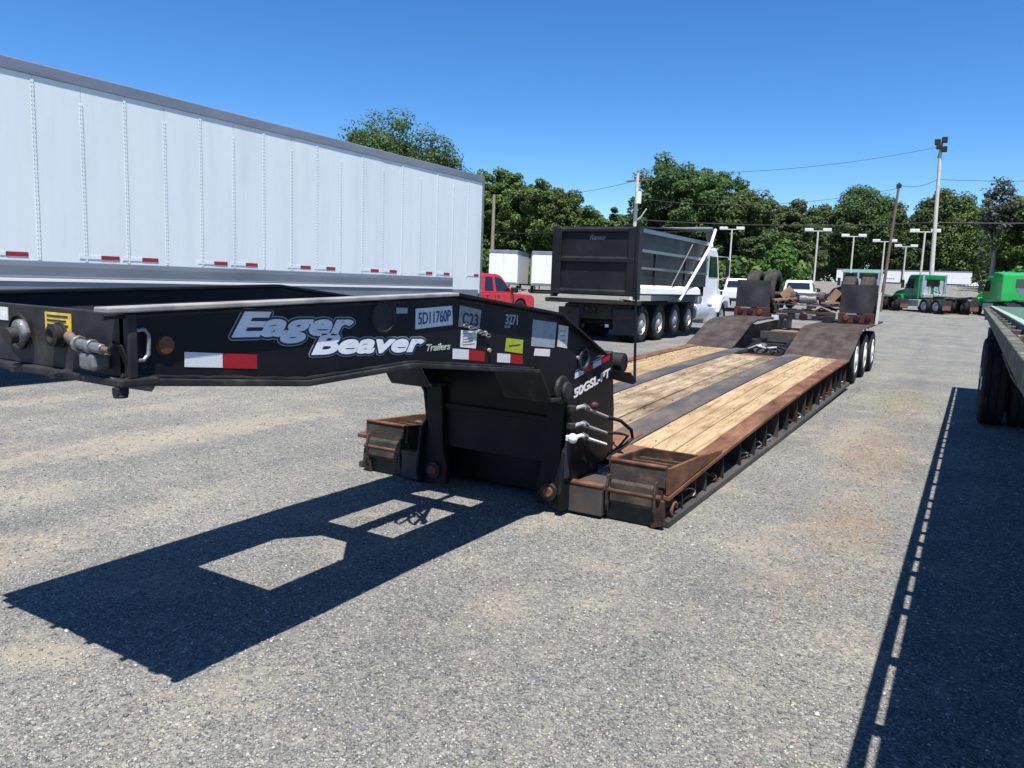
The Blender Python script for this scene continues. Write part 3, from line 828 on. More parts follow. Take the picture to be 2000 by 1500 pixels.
    on_nose(-2.98, -2.86, 1.37, 1.415, 'paper_white', 'identity_plate')
    MB().lathe([(.036, 0), (.036, -.035), (.022, -.04), (.010, -.03), (.001, -.03)], (-2.535, yn, 1.34), 'y', 20).build('plug_socket', 'rubber_black', T, smooth=True)
    MB().cyl((-2.535, yn, 1.34), (-2.535, yn - .012, 1.34), .042, n=20).build('socket_flange', 'rubber_black', T, smooth=True)
    g = MB().prism([(-2.775, 1.325), (-2.76, 1.375), (-2.73, 1.385), (-2.70, 1.37), (-2.685, 1.335), (-2.705, 1.305), (-2.75, 1.30)], 'y', yn - .045, yn - .012)
    g.build('air_coupling', 'galvanised', T, bevel=.014, seg=3)
    MB().cyl((-2.735, yn - .07, 1.325), (-2.735, yn - .04, 1.33), .028, n=14).build('coupling_seal', 'black_edge', T, smooth=True)
    MB().lathe([(.055, 0), (.055, -.010), (.062, -.010), (.062, 0)], (-2.79, yn, 1.335), 'y', 20).build('hole_ring', 'black_edge', T, smooth=True)
    MB().cyl((-2.355, yn - .045, 1.327), (-2.235, yn - .045, 1.318), .016, n=16).cyl((-2.368, yn - .045, 1.328), (-2.355, yn - .045, 1.327), .026, n=8).cyl((-2.30, yn - .045, 1.323), (-2.285, yn - .045, 1.322), .023, n=16).build('air_valve', 'galvanised', T, smooth=True, bevel=.003)
    MB().box(-2.345, -2.265, yn - .06, yn - .0, 1.25, 1.302).build('valve_body', 'galvanised', T, bevel=.012)
    MB().tube([(-2.45, yn - .02, 1.322), (-2.42, yn - .04, 1.345), (-2.37, yn - .045, 1.33)], [.009, .017, .012], 10).build('brass_fitting', 'copper_fitting', T, smooth=True)
    MB().cyl((-2.235, yn - .045, 1.318), (-2.21, yn - .04, 1.318), .010, n=10).build('brass_fitting', 'copper_fitting', T, smooth=True)
    MB().tube([(-2.21, yn - .04, 1.318), (-2.195, yn - .035, 1.34), (-2.187, yn - .02, 1.33), (-2.19, yn, 1.28)], .008, 8).build('hose', 'rubber_black', T, smooth=True)
    MB().prism([(1.375, 1.232), (1.375, 1.205), (1.50, 1.175), (1.52, 1.20)], 'x', -2.235, -2.215).build('skid_bar', 'galvanised', T)
    MB().box(-2.215, -2.185, 1.365, 1.405, 1.178, 1.203).cyl((-2.20, 1.385, 1.170), (-2.20, 1.385, 1.180), .022, n=12).build('bump_stop', 'rubber_black', T, bevel=.004)
    for q in (-.55, -.2, .06, .3):
        MB().box(XC + q, XC + q + .03, yn - .055, yn - .031, 1.205, 1.222).build('sill_tab', 'black_edge', T)

    # --- decals on the near web (they lie on the plate, reading towards the back)
    wx = XC + .62
    def decal(name, m, pts, d=.0015):
        mb = MB()
        k = len(pts)
        mb.add([(wx + .0004, y, z) for y, z in pts] + [(wx + d, y, z) for y, z in pts],
               [tuple(range(k - 1, -1, -1)), tuple(range(k, 2 * k))] + [(i, (i + 1) % k, (i + 1) % k + k, i + k) for i in range(k)])
        return mb.build(name, m, T)
    def quad(y0, y1, zl, zr, h):
        return [(y0, zl - h), (y1, zr - h), (y1, zr), (y0, zl)]
    def word(body, y0, z0, y1, z1, size, shear, w):
        ln = math.hypot(y1 - y0, z1 - z0)
        yd = (0, (y1 - y0) / ln, (z1 - z0) / ln)
        base = text('glyphs', body, 'decal_white', T, (wx, y0, z0), yd, (0, 0, 1), size, shear, .004 * size / .12, 1.02, 0.0, ln, depth=0.0)
        V0 = np.array([v.co[:] for v in base.data.vertices]); F0 = [tuple(p.vertices) for p in base.data.polygons]
        bpy.data.objects.remove(base)
        for nm, m, rad, k, lift in (('letter_outline', 'decal_grey', .0165, 20, .0008), ('letter_shadow', 'ink_navy', .0122, 18, .0018), ('lettering', 'decal_white', .0022, 8, .0028)):
            mb = MB()
            for q in range(k):
                a = 2 * math.pi * q / k
                mb.add(V0 + np.array([lift + q * 2.5e-5, rad * math.cos(a), rad * .8 * math.sin(a)]), F0)
            me = bpy.data.meshes.new(nm); me.from_pydata([tuple(v) for v in mb.v], [], mb.f); me.materials.append(M[m])
            o = bpy.data.objects.new(nm, me); col.objects.link(o); link(o, T)
    word('Eager', 1.80, 1.343, 2.42, 1.326, .118, .30, .6)
    word('Beaver', 2.18, 1.257, 2.91, 1.226, .112, .30, .7)
    text('lettering', 'Trailers', 'decal_pale', T, (wx, 2.93, 1.222), (0, .995, -.01), (0, 0, 1), .046, .3, .001, 1.0, .001, .20)
    decal('white_reflector', 'white_reflector', quad(1.61, 1.76, 1.298, 1.284, .05))
    decal('red_reflector', 'red_reflector', quad(1.762, 1.91, 1.284, 1.270, .052))
    decal('white_reflector', 'white_reflector', quad(3.15, 3.295, 1.222, 1.208, .052))
    decal('red_reflector', 'red_reflector', quad(3.297, 3.45, 1.208, 1.19, .055))
    decal('white_reflector', 'white_reflector', quad(3.58, 3.72, 1.172, 1.158, .05))
    decal('red_reflector', 'red_reflector', quad(3.722, 3.865, 1.158, 1.142, .052))
    p = decal('number_plate', 'paper_white', [(2.84, 1.33), (3.14, 1.342), (3.13, 1.437), (2.84, 1.425)], .004)
    o = text('plate_number', '5D11760P', 'ink_blue', T, (wx, 2.858, 1.352), (0, .998, .04), (0, 0, 1), .078, 0, .0012, 1.0, .005, .262)
    o.parent = p; o.matrix_parent_inverse = Matrix()
    p = decal('number_plate', 'plate_dull', [(3.19, 1.332), (3.385, 1.315), (3.40, 1.412), (3.20, 1.438)], .004)
    o = text('plate_number', 'C23', 'ink_dark', T, (wx, 3.225, 1.343), (0, .995, -.09), (0, 0, 1), .085, 0, .002, 1.15, .005, .145)
    o.parent = p; o.matrix_parent_inverse = Matrix()
    p = decal('data_label', 'paper_white', [(3.215, 1.226), (3.36, 1.210), (3.37, 1.30), (3.22, 1.313)])
    for q in range(5):
        MB().box(wx + .0016, wx + .0026, 3.235, 3.345 - .02 * (q % 2), 1.292 - q * .014, 1.296 - q * .014).build('label_line', 'ink_grey', None).parent = p
    p = decal('lime_label', 'lime_label', [(3.66, 1.178), (3.858, 1.152), (3.862, 1.232), (3.67, 1.252)])
    MB().box(wx + .0016, wx + .0026, 3.70, 3.83, 1.203, 1.209).build('label_line', 'ink_dark', None).parent = p
    text('unit_number', '3271', 'decal_pale', T, (wx, 3.655, 1.332), (0, .995, -.07), (0, 0, 1), .078, 0, .0012, .95, .001, .135)
    text('unit_number', '50', 'decal_grey', T, (wx, 3.645, 1.310), (0, .995, -.05), (0, 0, 1), .022, 0, .001, 1.4, .001, .06)
    decal('grey_panel', 'paper_grey', [(3.96, 1.192), (4.26, 1.163), (4.28, 1.322), (3.97, 1.348)])
    p = decal('capacity_label', 'paper_cream', [(4.30, 1.17), (4.438, 1.15), (4.448, 1.292), (4.31, 1.308)], .002)
    for q in range(3):
        MB().box(wx + .0022, wx + .003, 4.335, 4.41, 1.262 - q * .03, 1.268 - q * .03).build('label_line', 'ink_grey', None).parent = p
    decal('small_label', 'paper_pink', [(4.0, 1.132), (4.20, 1.113), (4.205, 1.158), (4.012, 1.174)], .002)
    decal('small_label', 'paper_grey', [(2.70, 1.405), (2.78, 1.405), (2.78, 1.43), (2.70, 1.432)])
    MB().lathe([(.001, .012), (.028, .010), (.033, .0)], (wx, 1.54, 1.325), 'x', 18).build('amber_marker', 'amber', T, smooth=True)
    MB().lathe([(.001, .006), (.062, .006), (.066, .012), (.075, .010), (.078, .0)], (wx, 2.61, 1.395), 'x', 30).build('round_boss', 'black_edge', T, smooth=True)
    MB().tube([(wx + .012, 1.425, 1.375), (wx + .014, 1.46, 1.378), (wx + .014, 1.475, 1.36), (wx + .014, 1.472, 1.30), (wx + .014, 1.455, 1.282), (wx + .012, 1.425, 1.282)], .0065, 8).build('cutout_loop', 'galvanised', T, smooth=True)  # loop put in for a web cutout with sunlit ground showing through
    for y, z in ((3.485, 1.195), (4.60, 1.08), (3.38, 1.30), (3.44, 1.29)):
        MB().cyl((wx, y, z), (wx + .014, y, z), .011, n=10).build('bolt', 'bright_metal', T, smooth=True)
    for k in range(6):
        a = 3.25 + k * .042
        MB().tube([(wx + .010 + .004 * (k % 2), a + .024 * math.cos(t), 1.335 - k * .012 + .008 * math.sin(t)) for t in [j * math.pi / 4 for j in range(8)]], .0035, 5, closed=True).build('chain_link', 'galvanised', T, smooth=True)

    # --- right side plate: reflective strip, model marking, hydraulic couplings
    px = XC + .61
    sl = (.62, .100)
    def on_plate(y0, y1, m, name):
        z = lambda y: .985 + (y - 4.58) * .157
        return MB().hexa([(px + .0004, y0, z(y0) - .052), (px + .003, y0, z(y0) - .052), (px + .003, y1, z(y1) - .052), (px + .0004, y1, z(y1) - .052)],
                         [(px + .0004, y0, z(y0)), (px + .003, y0, z(y0)), (px + .003, y1, z(y1)), (px + .0004, y1, z(y1))]).build(name, m, T)
    on_plate(4.60, 4.735, 'white_reflector', 'white_reflector'); on_plate(4.737, 4.88, 'red_reflector', 'red_reflector')
    on_plate(4.882, 5.02, 'white_reflector', 'white_reflector'); on_plate(5.022, 5.17, 'red_reflector', 'red_reflector')
    text('model_marking', '50GSL-PT', 'white_paint', T, (px, 4.60, .803), (0, .985, .165), (0, 0, 1), .085, 0, .0030, .96, .001, .60)
    hx = px
    for z0, m in ((.745, 'bright_metal'), (.628, 'bright_metal'), (.545, 'white_paint')):
        MB().box(hx, hx + .05, 4.50, 4.56, z0 - .02, z0 + .02).build('coupling_block', 'black_edge' if z0 > .6 else 'white_paint', T, bevel=.006)
        MB().tube([(hx + .04, 4.54, z0), (hx + .06, 4.62, z0 + .008), (hx + .07, 4.72, z0 - .03), (hx + .09, 4.98, z0 - .11)], [.016, .013, .011, .010], 8).build('hydraulic_line', m, T, smooth=True)
        MB().cyl((hx + .062, 4.64, z0 + .004), (hx + .064, 4.69, z0 - .015), .022, n=8).build('line_nut', 'galvanised', T)
    MB().sphere((hx + .05, 4.51, .548), .034, 12, 8).build('ball_knob', 'white_paint', T, smooth=True)
    MB().sphere((hx + .085, 4.755, .745), .026, 10, 6, (1, 1.3, 1)).build('red_valve_knob', 'dull_red_steel', T, smooth=True)
    MB().tube([(hx + .09, 4.98, .635), (hx + .12, 5.16, .585), (hx + .15, 5.30, .50), (hx + .15, 5.34, .43), (hx + .11, 5.24, .37), (hx + .07, 5.12, .335), (hx + .06, 5.08, .30)], .0135, 10).build('hose', 'rubber_black', T, smooth=True)
    MB().tube([(hx + .09, 4.98, .52), (hx + .12, 5.14, .495), (hx + .14, 5.27, .46), (hx + .10, 5.2, .38), (hx + .06, 5.1, .33)], .011, 10).build('hose', 'rubber_black', T, smooth=True)
    MB().box(hx + .001, hx + .012, 4.50, 4.56, .27, .52).build('slot_plate', 'ink_dark', T)
    # whip mast and roller behind the neck
    MB().cyl((-2.055, 5.30, .865), (-2.105, 5.30, 2.0), .011, .009, n=8).build('whip_mast', 'black_paint', T, smooth=True)
    MB().prism([(-2.235, .93), (-2.235, .87), (-2.06, .845), (-2.04, .865), (-2.09, .93)], 'y', 5.28, 5.305).build('mast_bracket', 'black_paint', T)
    MB().cyl((-2.62, 5.42, .985), (-2.19, 5.42, .985), .075, n=20).build('roller', 'rubber_black', T, smooth=True, bevel=.01)
    # --- rear: ramps over the wheels
    prof = [(13.30, .495), (13.9, .66), (14.62, .895), (15.1, .955), (18.7, .995)]
    for (x0, x1, dz) in ((-2.56, XR, 0.0), (-4.26, -3.42, .06)):
        pts = [(y, z + dz) for y, z in prof]
        poly_plate(pts, x0, x1, .035).build('ramp_plate', 'steel_brown', T, bevel=.004)
        inner = x0 if dz == 0 else x1
        s = .012 if dz == 0 else -.012
        MB().prism([(13.35, .45 + dz), (13.9, .61 + dz), (14.62, .85 + dz), (18.6, .945 + dz), (18.6, .70), (15.0, .62), (13.6, .28)], 'x', inner + s, inner + 2 * s).build('ramp_cheek', 'black_paint', T)
        outer = x1 if dz == 0 else x0
        for q in range(7):
            y = 14.9 + q * .55
            MB().cyl((outer, y, .925 + dz), (outer + (.012 if dz == 0 else -.012), y, .925 + dz), .018, n=8).build('bolt', 'bright_metal', T)
        for q in range(5):
            y = 13.0 + q * .28
            MB().box(min(inner, inner - 3 * s), max(inner, inner - 3 * s), y, y + .03, .22, .46).build('ramp_rib', 'steel_brown', T)
    for y in (14.62, 15.97, 17.32):
        wheel(T, (-1.68, y, .415), .415, .25, 1, 'rim_white', flush=True)
        wheel(T, (-2.00, y, .415), .415, .25, 1, 'rim_white')
        wheel(T, (-4.06, y, .415), .415, .25, -1, 'rim_white')
        wheel(T, (-3.76, y, .415), .415, .25, -1, 'rim_white')
        MB().cyl((-4.0, y, .415), (-1.75, y, .415), .065, n=12).build('axle_tube', 'dump_dirty', T, smooth=True)
        MB().cyl((-2.62, y + .28, .38), (-2.62, y + .28, .66), .11, n=14).build('air_spring', 'rubber_black', T, smooth=True, bevel=.03)
        MB().cyl((-3.36, y + .28, .38), (-3.36, y + .28, .66), .11, n=14).build('air_spring', 'rubber_black', T, smooth=True, bevel=.03)
    for x in (-2.70, -3.28):
        MB().prism([(12.9, .30), (13.6, .50), (15.0, .68), (18.5, .70), (18.5, .50), (15.0, .48), (13.6, .22), (12.9, .14)], 'x', x - .06, x + .06).build('rear_beam', 'black_paint', T)
    for y, z, m in ((13.8, .34, 'rust_dark'), (14.35, .50, 'black_edge'), (15.35, .66, 'dark_steel'), (16.9, .69, 'board_tan')):
        MB().box(-3.22, -2.76, y, y + .14, z, z + .12).build('rear_cross_member', m, T, bevel=.005)
    MB().box(-3.36, -2.62, 15.15, 15.25, .60, .80).build('valve_panel', 'dark_steel', T, bevel=.006)
    MB().box(-3.4, -2.60, 16.2, 17.6, .735, .77).build('catwalk_board', 'board_tan', T)
    MB().cyl((-3.12, 14.0, .52), (-3.12, 14.38, .52), .10, n=18).build('brake_chamber', 'galvanised', T, smooth=True, bevel=.02)
    MB().cyl((-2.80, 13.85, .46), (-2.80, 14.2, .46), .075, n=16).build('brake_chamber', 'black_edge', T, smooth=True, bevel=.02)
    for k in range(3):
        cx_ = -3.0 + k * .12
        MB().tube([(cx_ + .20 * math.cos(t), 13.6 + .1 * k, .50 + .10 * math.sin(t)) for t in [j * math.pi / 8 for j in range(13)]], .018, 8).build('hose', 'rubber_black', T, smooth=True)
    MB().tube([(-3.2, 13.6, .55), (-3.05, 13.55, .62), (-2.9, 13.6, .58), (-2.75, 13.7, .60)], .02, 8).build('hose', 'bright_metal', T, smooth=True)

    # --- flip axle folded forward onto the rear deck
    yf = 16.62
    for x0, x1, dz in ((-4.25, -3.55, .03), (-2.17, -1.50, 0.0)):
        n = 9
        m = MB()
        for i in range(n):
            for j in range(7):
                u, w = i / (n - 1), j / 6
                m.v.append((x0 + (x1 - x0) * u, yf + .02 * math.sin(u * 7 + w * 3) + .03 * (1 - w) * math.sin(u * 9 - 4 * w), 1.19 + dz + .565 * w))
        k = len(m.v)
        m.v += [(x, y + .012, z) for x, y, z in m.v]
        for i in range(n - 1):
            for j in range(6):
                a = i * 7 + j
                m.f.append((a, a + 7, a + 8, a + 1)); m.f.append((a + k, a + 1 + k, a + 8 + k, a + 7 + k))
        for j in range(6):
            m.f.append((j, j + 1, j + 1 + k, j + k)); a = (n - 1) * 7 + j; m.f.append((a + 1, a, a + k, a + 1 + k))
        for i in range(n - 1):
            a = i * 7; m.f.append((a + 7, a, a + k, a + 7 + k)); a = i * 7 + 6; m.f.append((a, a + 7, a + 7 + k, a + k))
        m.build('mud_flap', 'flap_rubber', T, smooth=True)
        MB().box(x0 - .02, x1 + .02, yf - .03, yf + .04, 1.0 + dz, 1.19 + dz).build('light_box', 'dull_red_steel', T, bevel=.008)
        for q in range(3):
            xx = x0 + .13 + q * .2 if dz == 0 else x0 + .12 + q * .2
            MB().lathe([(.001, -.02), (.05, -.018), (.06, 0)], (xx, yf - .03, 1.09 + dz), 'y', 16).build('tail_lamp', 'amber' if q == (0 if dz == 0 else 2) else 'lamp_red', T, smooth=True)
        MB().box(x0 + .12, x0 + .32, yf - .034, yf - .03, 1.155 + dz, 1.18 + dz).build('reflector_strip', 'ink_grey', T)
    for x, z, r, m in ((-4.02, 1.54, .475, 'tyre_worn'), (-3.66, 1.55, .475, 'tyre_worn'), (-2.10, 1.47, .46, 'tyre_worn'), (-1.76, 1.47, .46, 'tyre_worn')):
        wheel(T, (x, 17.32, z), r, .26, 1 if x > -3 else -1, 'rust_dark', m)
    MB().cyl((-3.9, 17.32, 1.50), (-1.9, 17.32, 1.47), .07, n=14).build('flip_axle_tube', 'black_edge', T, smooth=True)
    MB().box(-3.45, -2.25, 16.60, 16.68, 1.12, 1.18).build('flip_cross_bar', 'steel_brown', T, bevel=.006)
    MB().box(-3.45, -2.25, 16.56, 16.62, 1.0, 1.10).build('flip_cross_bar', 'black_edge', T, bevel=.006)
    MB().box(-3.0, -2.68, 16.535, 16.56, 1.02, 1.13).build('lamp_bracket', 'galvanised', T, bevel=.01)
    MB().lathe([(.001, -.02), (.07, -.016), (.085, 0)], (-2.84, 16.535, 1.075), 'y', 18).build('tail_lamp', 'lamp_red', T, smooth=True)
    for x in (-3.18, -2.50):
        MB().lathe([(.001, -.02), (.035, -.016), (.045, 0)], (x, 16.56, 1.05), 'y', 14).build('tail_lamp', 'lamp_red', T, smooth=True)
        MB().box(x - .03, x + .01, 16.555, 16.56, .98, 1.01).build('reflector_dot', 'white_paint', T)
    MB().box(-3.47, -3.33, 16.55, 16.56, .98, 1.08).build('licence_plate', 'white_reflector', T)
    for x in (-3.12, -2.56):
        MB().bar((x, 16.65, 1.15), (x, 18.6, 1.05), .12, .16).build('flip_beam', 'black_edge', T, bevel=.006)
        MB().lathe([(.05, -.05), (.12, -.05), (.12, .05), (.05, .05), (.05, -.05)], (x, 16.9, 1.46), 'x', 20).build('spring_hanger', 'steel_brown', T, smooth=True)
    MB().cyl((-3.0, 16.85, 1.42), (-2.66, 16.85, 1.42), .09, n=16).build('hub_drum', 'galvanised', T, smooth=True, bevel=.02)
    MB().bar((-3.5, 16.7, 1.38), (-3.1, 16.9, 1.44), .30, .04).build('fender_board', 'board_tan', T)
    MB().bar((-3.36, 17.0, 1.44), (-3.18, 17.05, 1.62), .22, .04, up=(0, 1, 0)).build('fender_board', 'board_tan', T)
    MB().bar((-2.55, 16.7, 1.36), (-2.2, 16.75, 1.38), .26, .04).build('fender_board', 'board_tan', T)
    MB().bar((-2.40, 16.8, 1.40), (-2.24, 16.82, 1.62), .16, .04, up=(0, 1, 0)).build('fender_board', 'board_tan', T)
    MB().box(-3.5, -2.2, 16.72, 16.76, 1.29, 1.32).build('flip_cross_bar', 'galvanised', T)
    for q in range(16):
        x = -3.42 + 1.15 * rng.random(); z = 1.12 + .40 * rng.random(); y = 16.66 + .5 * rng.random()
        dx, dz = rng.uniform(.12, .38), rng.uniform(-.14, .14)
        mm = rng.choice(['rust_dark', 'black_edge', 'steel_brown', 'dull_red_steel', 'rust'])
        if q % 3: MB().bar((x, y, z), (x + dx, y + .06, z + dz), rng.uniform(.03, .07), rng.uniform(.03, .10)).build('frame_bracket', mm, T, bevel=.004)
        else: MB().tube([(x, y, z), (x + dx * .4, y, z + .08 + dz), (x + dx, y + .05, z + dz * .3)], .018, 6).build('brake_pipe', mm, T, smooth=True)
    MB().bar((-1.475, 16.56, .99), (-1.455, 16.56, 1.62), .05, .03, up=(0, 1, 0)).build('marker_post', 'paper_cream', T)
    return T
lowboy()

# ------------------------------------------------------------------ white van trailer on the left
def van_trailer():
    yaw = R(.45)
    T = thing('box_trailer', 'white ribbed semitrailer filling the left side behind the gooseneck', 'trailer', (-11.5, 8, 0))
    x = -10.2
    y0, y1 = -.4, 15.70
    zt, zs, zl, zm, zo = 4.06, 3.885, 1.615, 1.395, 1.24
    # side sheets, one between each pair of seams
    seams = [5.40 + .606 * k for k in range(-9, 18)]
    edges = [y0] + [s for s in seams if s < y1 - .2] + [y1]
    for a, b in zip(edges[:-1], edges[1:]):
        b0 = zl if b < 14.6 else (zl if a < 14.2 else zo + .02)
        MB().box(x - .03, x - .002 + random.uniform(-.0015, .0015), a + .003, b - .003, b0, zs).build('side_panel', 'white_panel', T)
    for k, s in enumerate(seams):
        if s > y1 - .1: continue
        tall = (k % 2 == 1)
        zz = zs - .01 if tall else zs - .22
        st = MB().box(x - .004, x + .0025, s - .022, s + .022, zl + .01, zz).build('seam_strip', 'white_panel', T, bevel=.002, seg=1)
        m = MB()
        z = zl + .04
        while z < zz - .02:
            for dy in (-.016, .016):
                m.sphere((x + .0025, s + dy, z), .0075, 5, 3, (.7, 1, 1))
            z += .055
        rv = m.build('rivet_row', 'rivet', None); rv.parent = st
        rv['kind'] = 'stuff'
    MB().prism([(x - .10, zt), (x + .012, zt - .03), (x + .016, zs), (x - .03, zs)], 'y', y0, y1).build('top_rail', 'rail_grey', T, bevel=.006)
    MB().prism([(x - .03, zl), (x + .018, zl - .002), (x + .022, zl - .07), (x + .015, zm + .03), (x + .022, zm), (x - .03, zm)], 'y', y0, 14.52).build('bottom_rail', 'rail_grey', T, bevel=.008)
    MB().prism([(x - .03, zm - .001), (x + .020, zm - .001), (x + .02, zm - .045), (x - .03, zm - .045)], 'y', y0, 14.52).build('rail_highlight', 'white_paint', T, bevel=.005)  # white strip painting the highlight along the bottom rail
    MB().box(x - .05, x + .004, y0, 15.60, 1.12, zm - .05).build('lower_sill', 'rail_grey', T)
    MB().box(x - 2.55, x - .11, y0, y1, zt - .05, zt - .012).build('roof', 'aluminium', T)
    MB().box(x - 2.6, x - 2.57, y0, y1, 1.2, zt - .03).build('far_side_wall', 'white_panel', T)
    MB().box(x - 2.57, x - .04, y0, y0 + .03, 1.15, zt - .05).build('front_wall', 'white_panel', T)
    MB().box(x - 2.55, x - .05, y0 + .05, y1 - .1, 1.15, 1.28).build('floor_frame', 'black_edge', T)
    for a, b in ((x - .08, x + .012), (x - 2.62, x - 2.52)):
        MB().box(a, b, y1 - .03, y1 + .05, 1.10, zt - .02).build('rear_post', 'galvanised', T, bevel=.005)
    for k in range(2):
        MB().box(x - 1.29 + k * 1.21 - 1.23, x - 1.29 + k * 1.21 - .01, y1 + .0, y1 + .03, 1.25, zt - .1).build('rear_door', 'white_panel', T)
    for yy, ln in ((5.13, .26), (6.34, .26), (6.94, .25), (8.16, .25), (8.77, .24), (9.97, .24), (10.60, .23), (11.83, .24), (12.40, .23), (13.63, .23), (14.29, .22), (15.51, .20)):
        MB().box(x - .001, x + .004, yy - ln / 2, yy + ln / 2, zl + .045, zl + .10).build('red_reflector', 'marker_red', T)
        MB().box(x - .001, x + .0035, yy - ln / 2 - .30, yy - ln / 2 - .005, zl + .05, zl + .095).build('white_reflector', 'white_panel', T)
    for yy in (12.2, 13.45):
        for xx, s in ((x - .12, 1), (x - .42, 1), (x - 2.48, -1), (x - 2.18, -1)):
            wheel(T, (xx, yy, .51), .51, .27, s, 'rim_white', n=20)
        MB().cyl((x - 2.3, yy, .51), (x - .3, yy, .51), .07, n=10).build('axle_tube', 'black_edge', T)
    for xx in (x - .5, x - 2.1):
        MB().box(xx - .06, xx + .06, 2.4, 2.52, .08, 1.15).box(xx - .15, xx + .15, 2.32, 2.6, .0, .08).build('landing_leg', 'black_edge', T)
    MB().box(x - 2.5, x - .1, y1 - .1, y1 - .02, .50, .60).box(x - 1.9, x - 1.82, y1 - .1, y1 - .02, .6, 1.15).box(x - .8, x - .72, y1 - .1, y1 - .02, .6, 1.15).build('under_guard', 'galvanised', T)
    return T
van = van_trailer()

# ------------------------------------------------------------------ flatbed close on the right
def flatbed():
    T = thing('flatbed_trailer', 'flatbed trailer with mottled green and rusty rail at the right edge', 'trailer', (1.6, 8, 0))
    fx = lambda y: .168 + .0102 * (y - 3.0)
    ya, yb = .4, 15.05
    def rail(off0, off1, z0, z1, name, m, a=ya, b=yb, bevel=.004):
        mb = MB().hexa([(fx(a) + off0, a, z0), (fx(a) + off1, a, z0), (fx(b) + off1, b, z0), (fx(b) + off0, b, z0)],
                       [(fx(a) + off0, a, z1), (fx(a) + off1, a, z1), (fx(b) + off1, b, z1), (fx(b) + off0, b, z1)])
        return mb.build(name, m, T, bevel=bevel)
    rail(-.025, .016, 1.345, 1.42, 'rub_rail', 'rail_mottled')
    rail(.062, .10, 1.22, 1.44, 'side_rail', 'rail_mottled')
    rail(.063, .11, 1.442, 1.455, 'edge_strip', 'deck_mint')
    rail(.111, .258, 1.440, 1.452, 'inner_strip', 'deck_green')
    rail(.11, 2.55, 1.24, 1.34, 'deck_frame', 'black_edge', bevel=0)
    w = .27
    for k in range(8):
        o0 = .265 + k * w
        rail(o0, o0 + w - .006, 1.425, 1.45, 'plank', 'deck_green' if k == 0 else 'board_tan')
    rng = random.Random(4)
    n = 24
    for k in range(n):
        y = ya + .25 + k * (yb - ya - .45) / (n - 1)
        MB().box(fx(y) + .0165, fx(y) + .0615, y - .035, y + .035, 1.32, 1.425).build('stake_pocket', 'rail_mottled', T, bevel=.004)
        if k < n - 1 and rng.random() < .8:
            y2 = y + .31 + rng.uniform(-.05, .05)
            MB().cyl((fx(y2) + .0165, y2, 1.378), (fx(y2) + .0615, y2, 1.378), .035, n=8).build('pipe_spool', 'rail_mottled', T, smooth=True)
    for o in (.75, 1.75):
        rail(o, o + .14, .85, 1.239, 'main_beam', 'black_edge')
    MB().box(fx(yb), fx(yb) + 2.55, yb + .001, yb + .05, 1.22, 1.44).build('rear_sill', 'rail_mottled', T, bevel=.005)
    MB().box(fx(yb) - .004, fx(yb) + .05, yb - .01, yb + .055, 1.33, 1.41).build('corner_marker', 'marker_red', T)
    for y in (12.75, 11.3):
        x0 = fx(y)
        for dx, s in ((.14, -1), (.46, -1), (2.05, 1), (2.37, 1)):
            wheel(T, (x0 + dx, y, .51), .51, .27, s, 'rim_white', n=26)
        MB().cyl((x0 + .3, y, .51), (x0 + 2.2, y, .51), .07, n=10).build('axle_tube', 'black_edge', T)
    x0 = fx(13.5)
    MB().box(x0 + .05, x0 + .62, 13.45, 13.47, .30, 1.15).build('mud_flap', 'flap_rubber', T)
    MB().box(x0 + .06, x0 + .30, 12.95, 13.2, 1.02, 1.16).build('flap_bracket', 'black_edge', T)
    for xx in (.6, 1.9):
        MB().box(xx - .06, xx + .06, 2.4, 2.52, .08, 1.2).box(xx - .15, xx + .15, 2.32, 2.6, .0, .08).build('landing_leg', 'black_edge', T)
    MB().tube([(.42, 10.4, .95), (.50, 9.8, .75), (.60, 9.0, .62), (.68, 8.2, .74), (.72, 7.6, 1.0)], .012, 6).build('strap', 'board_tan', T)
    return T
flatbed()

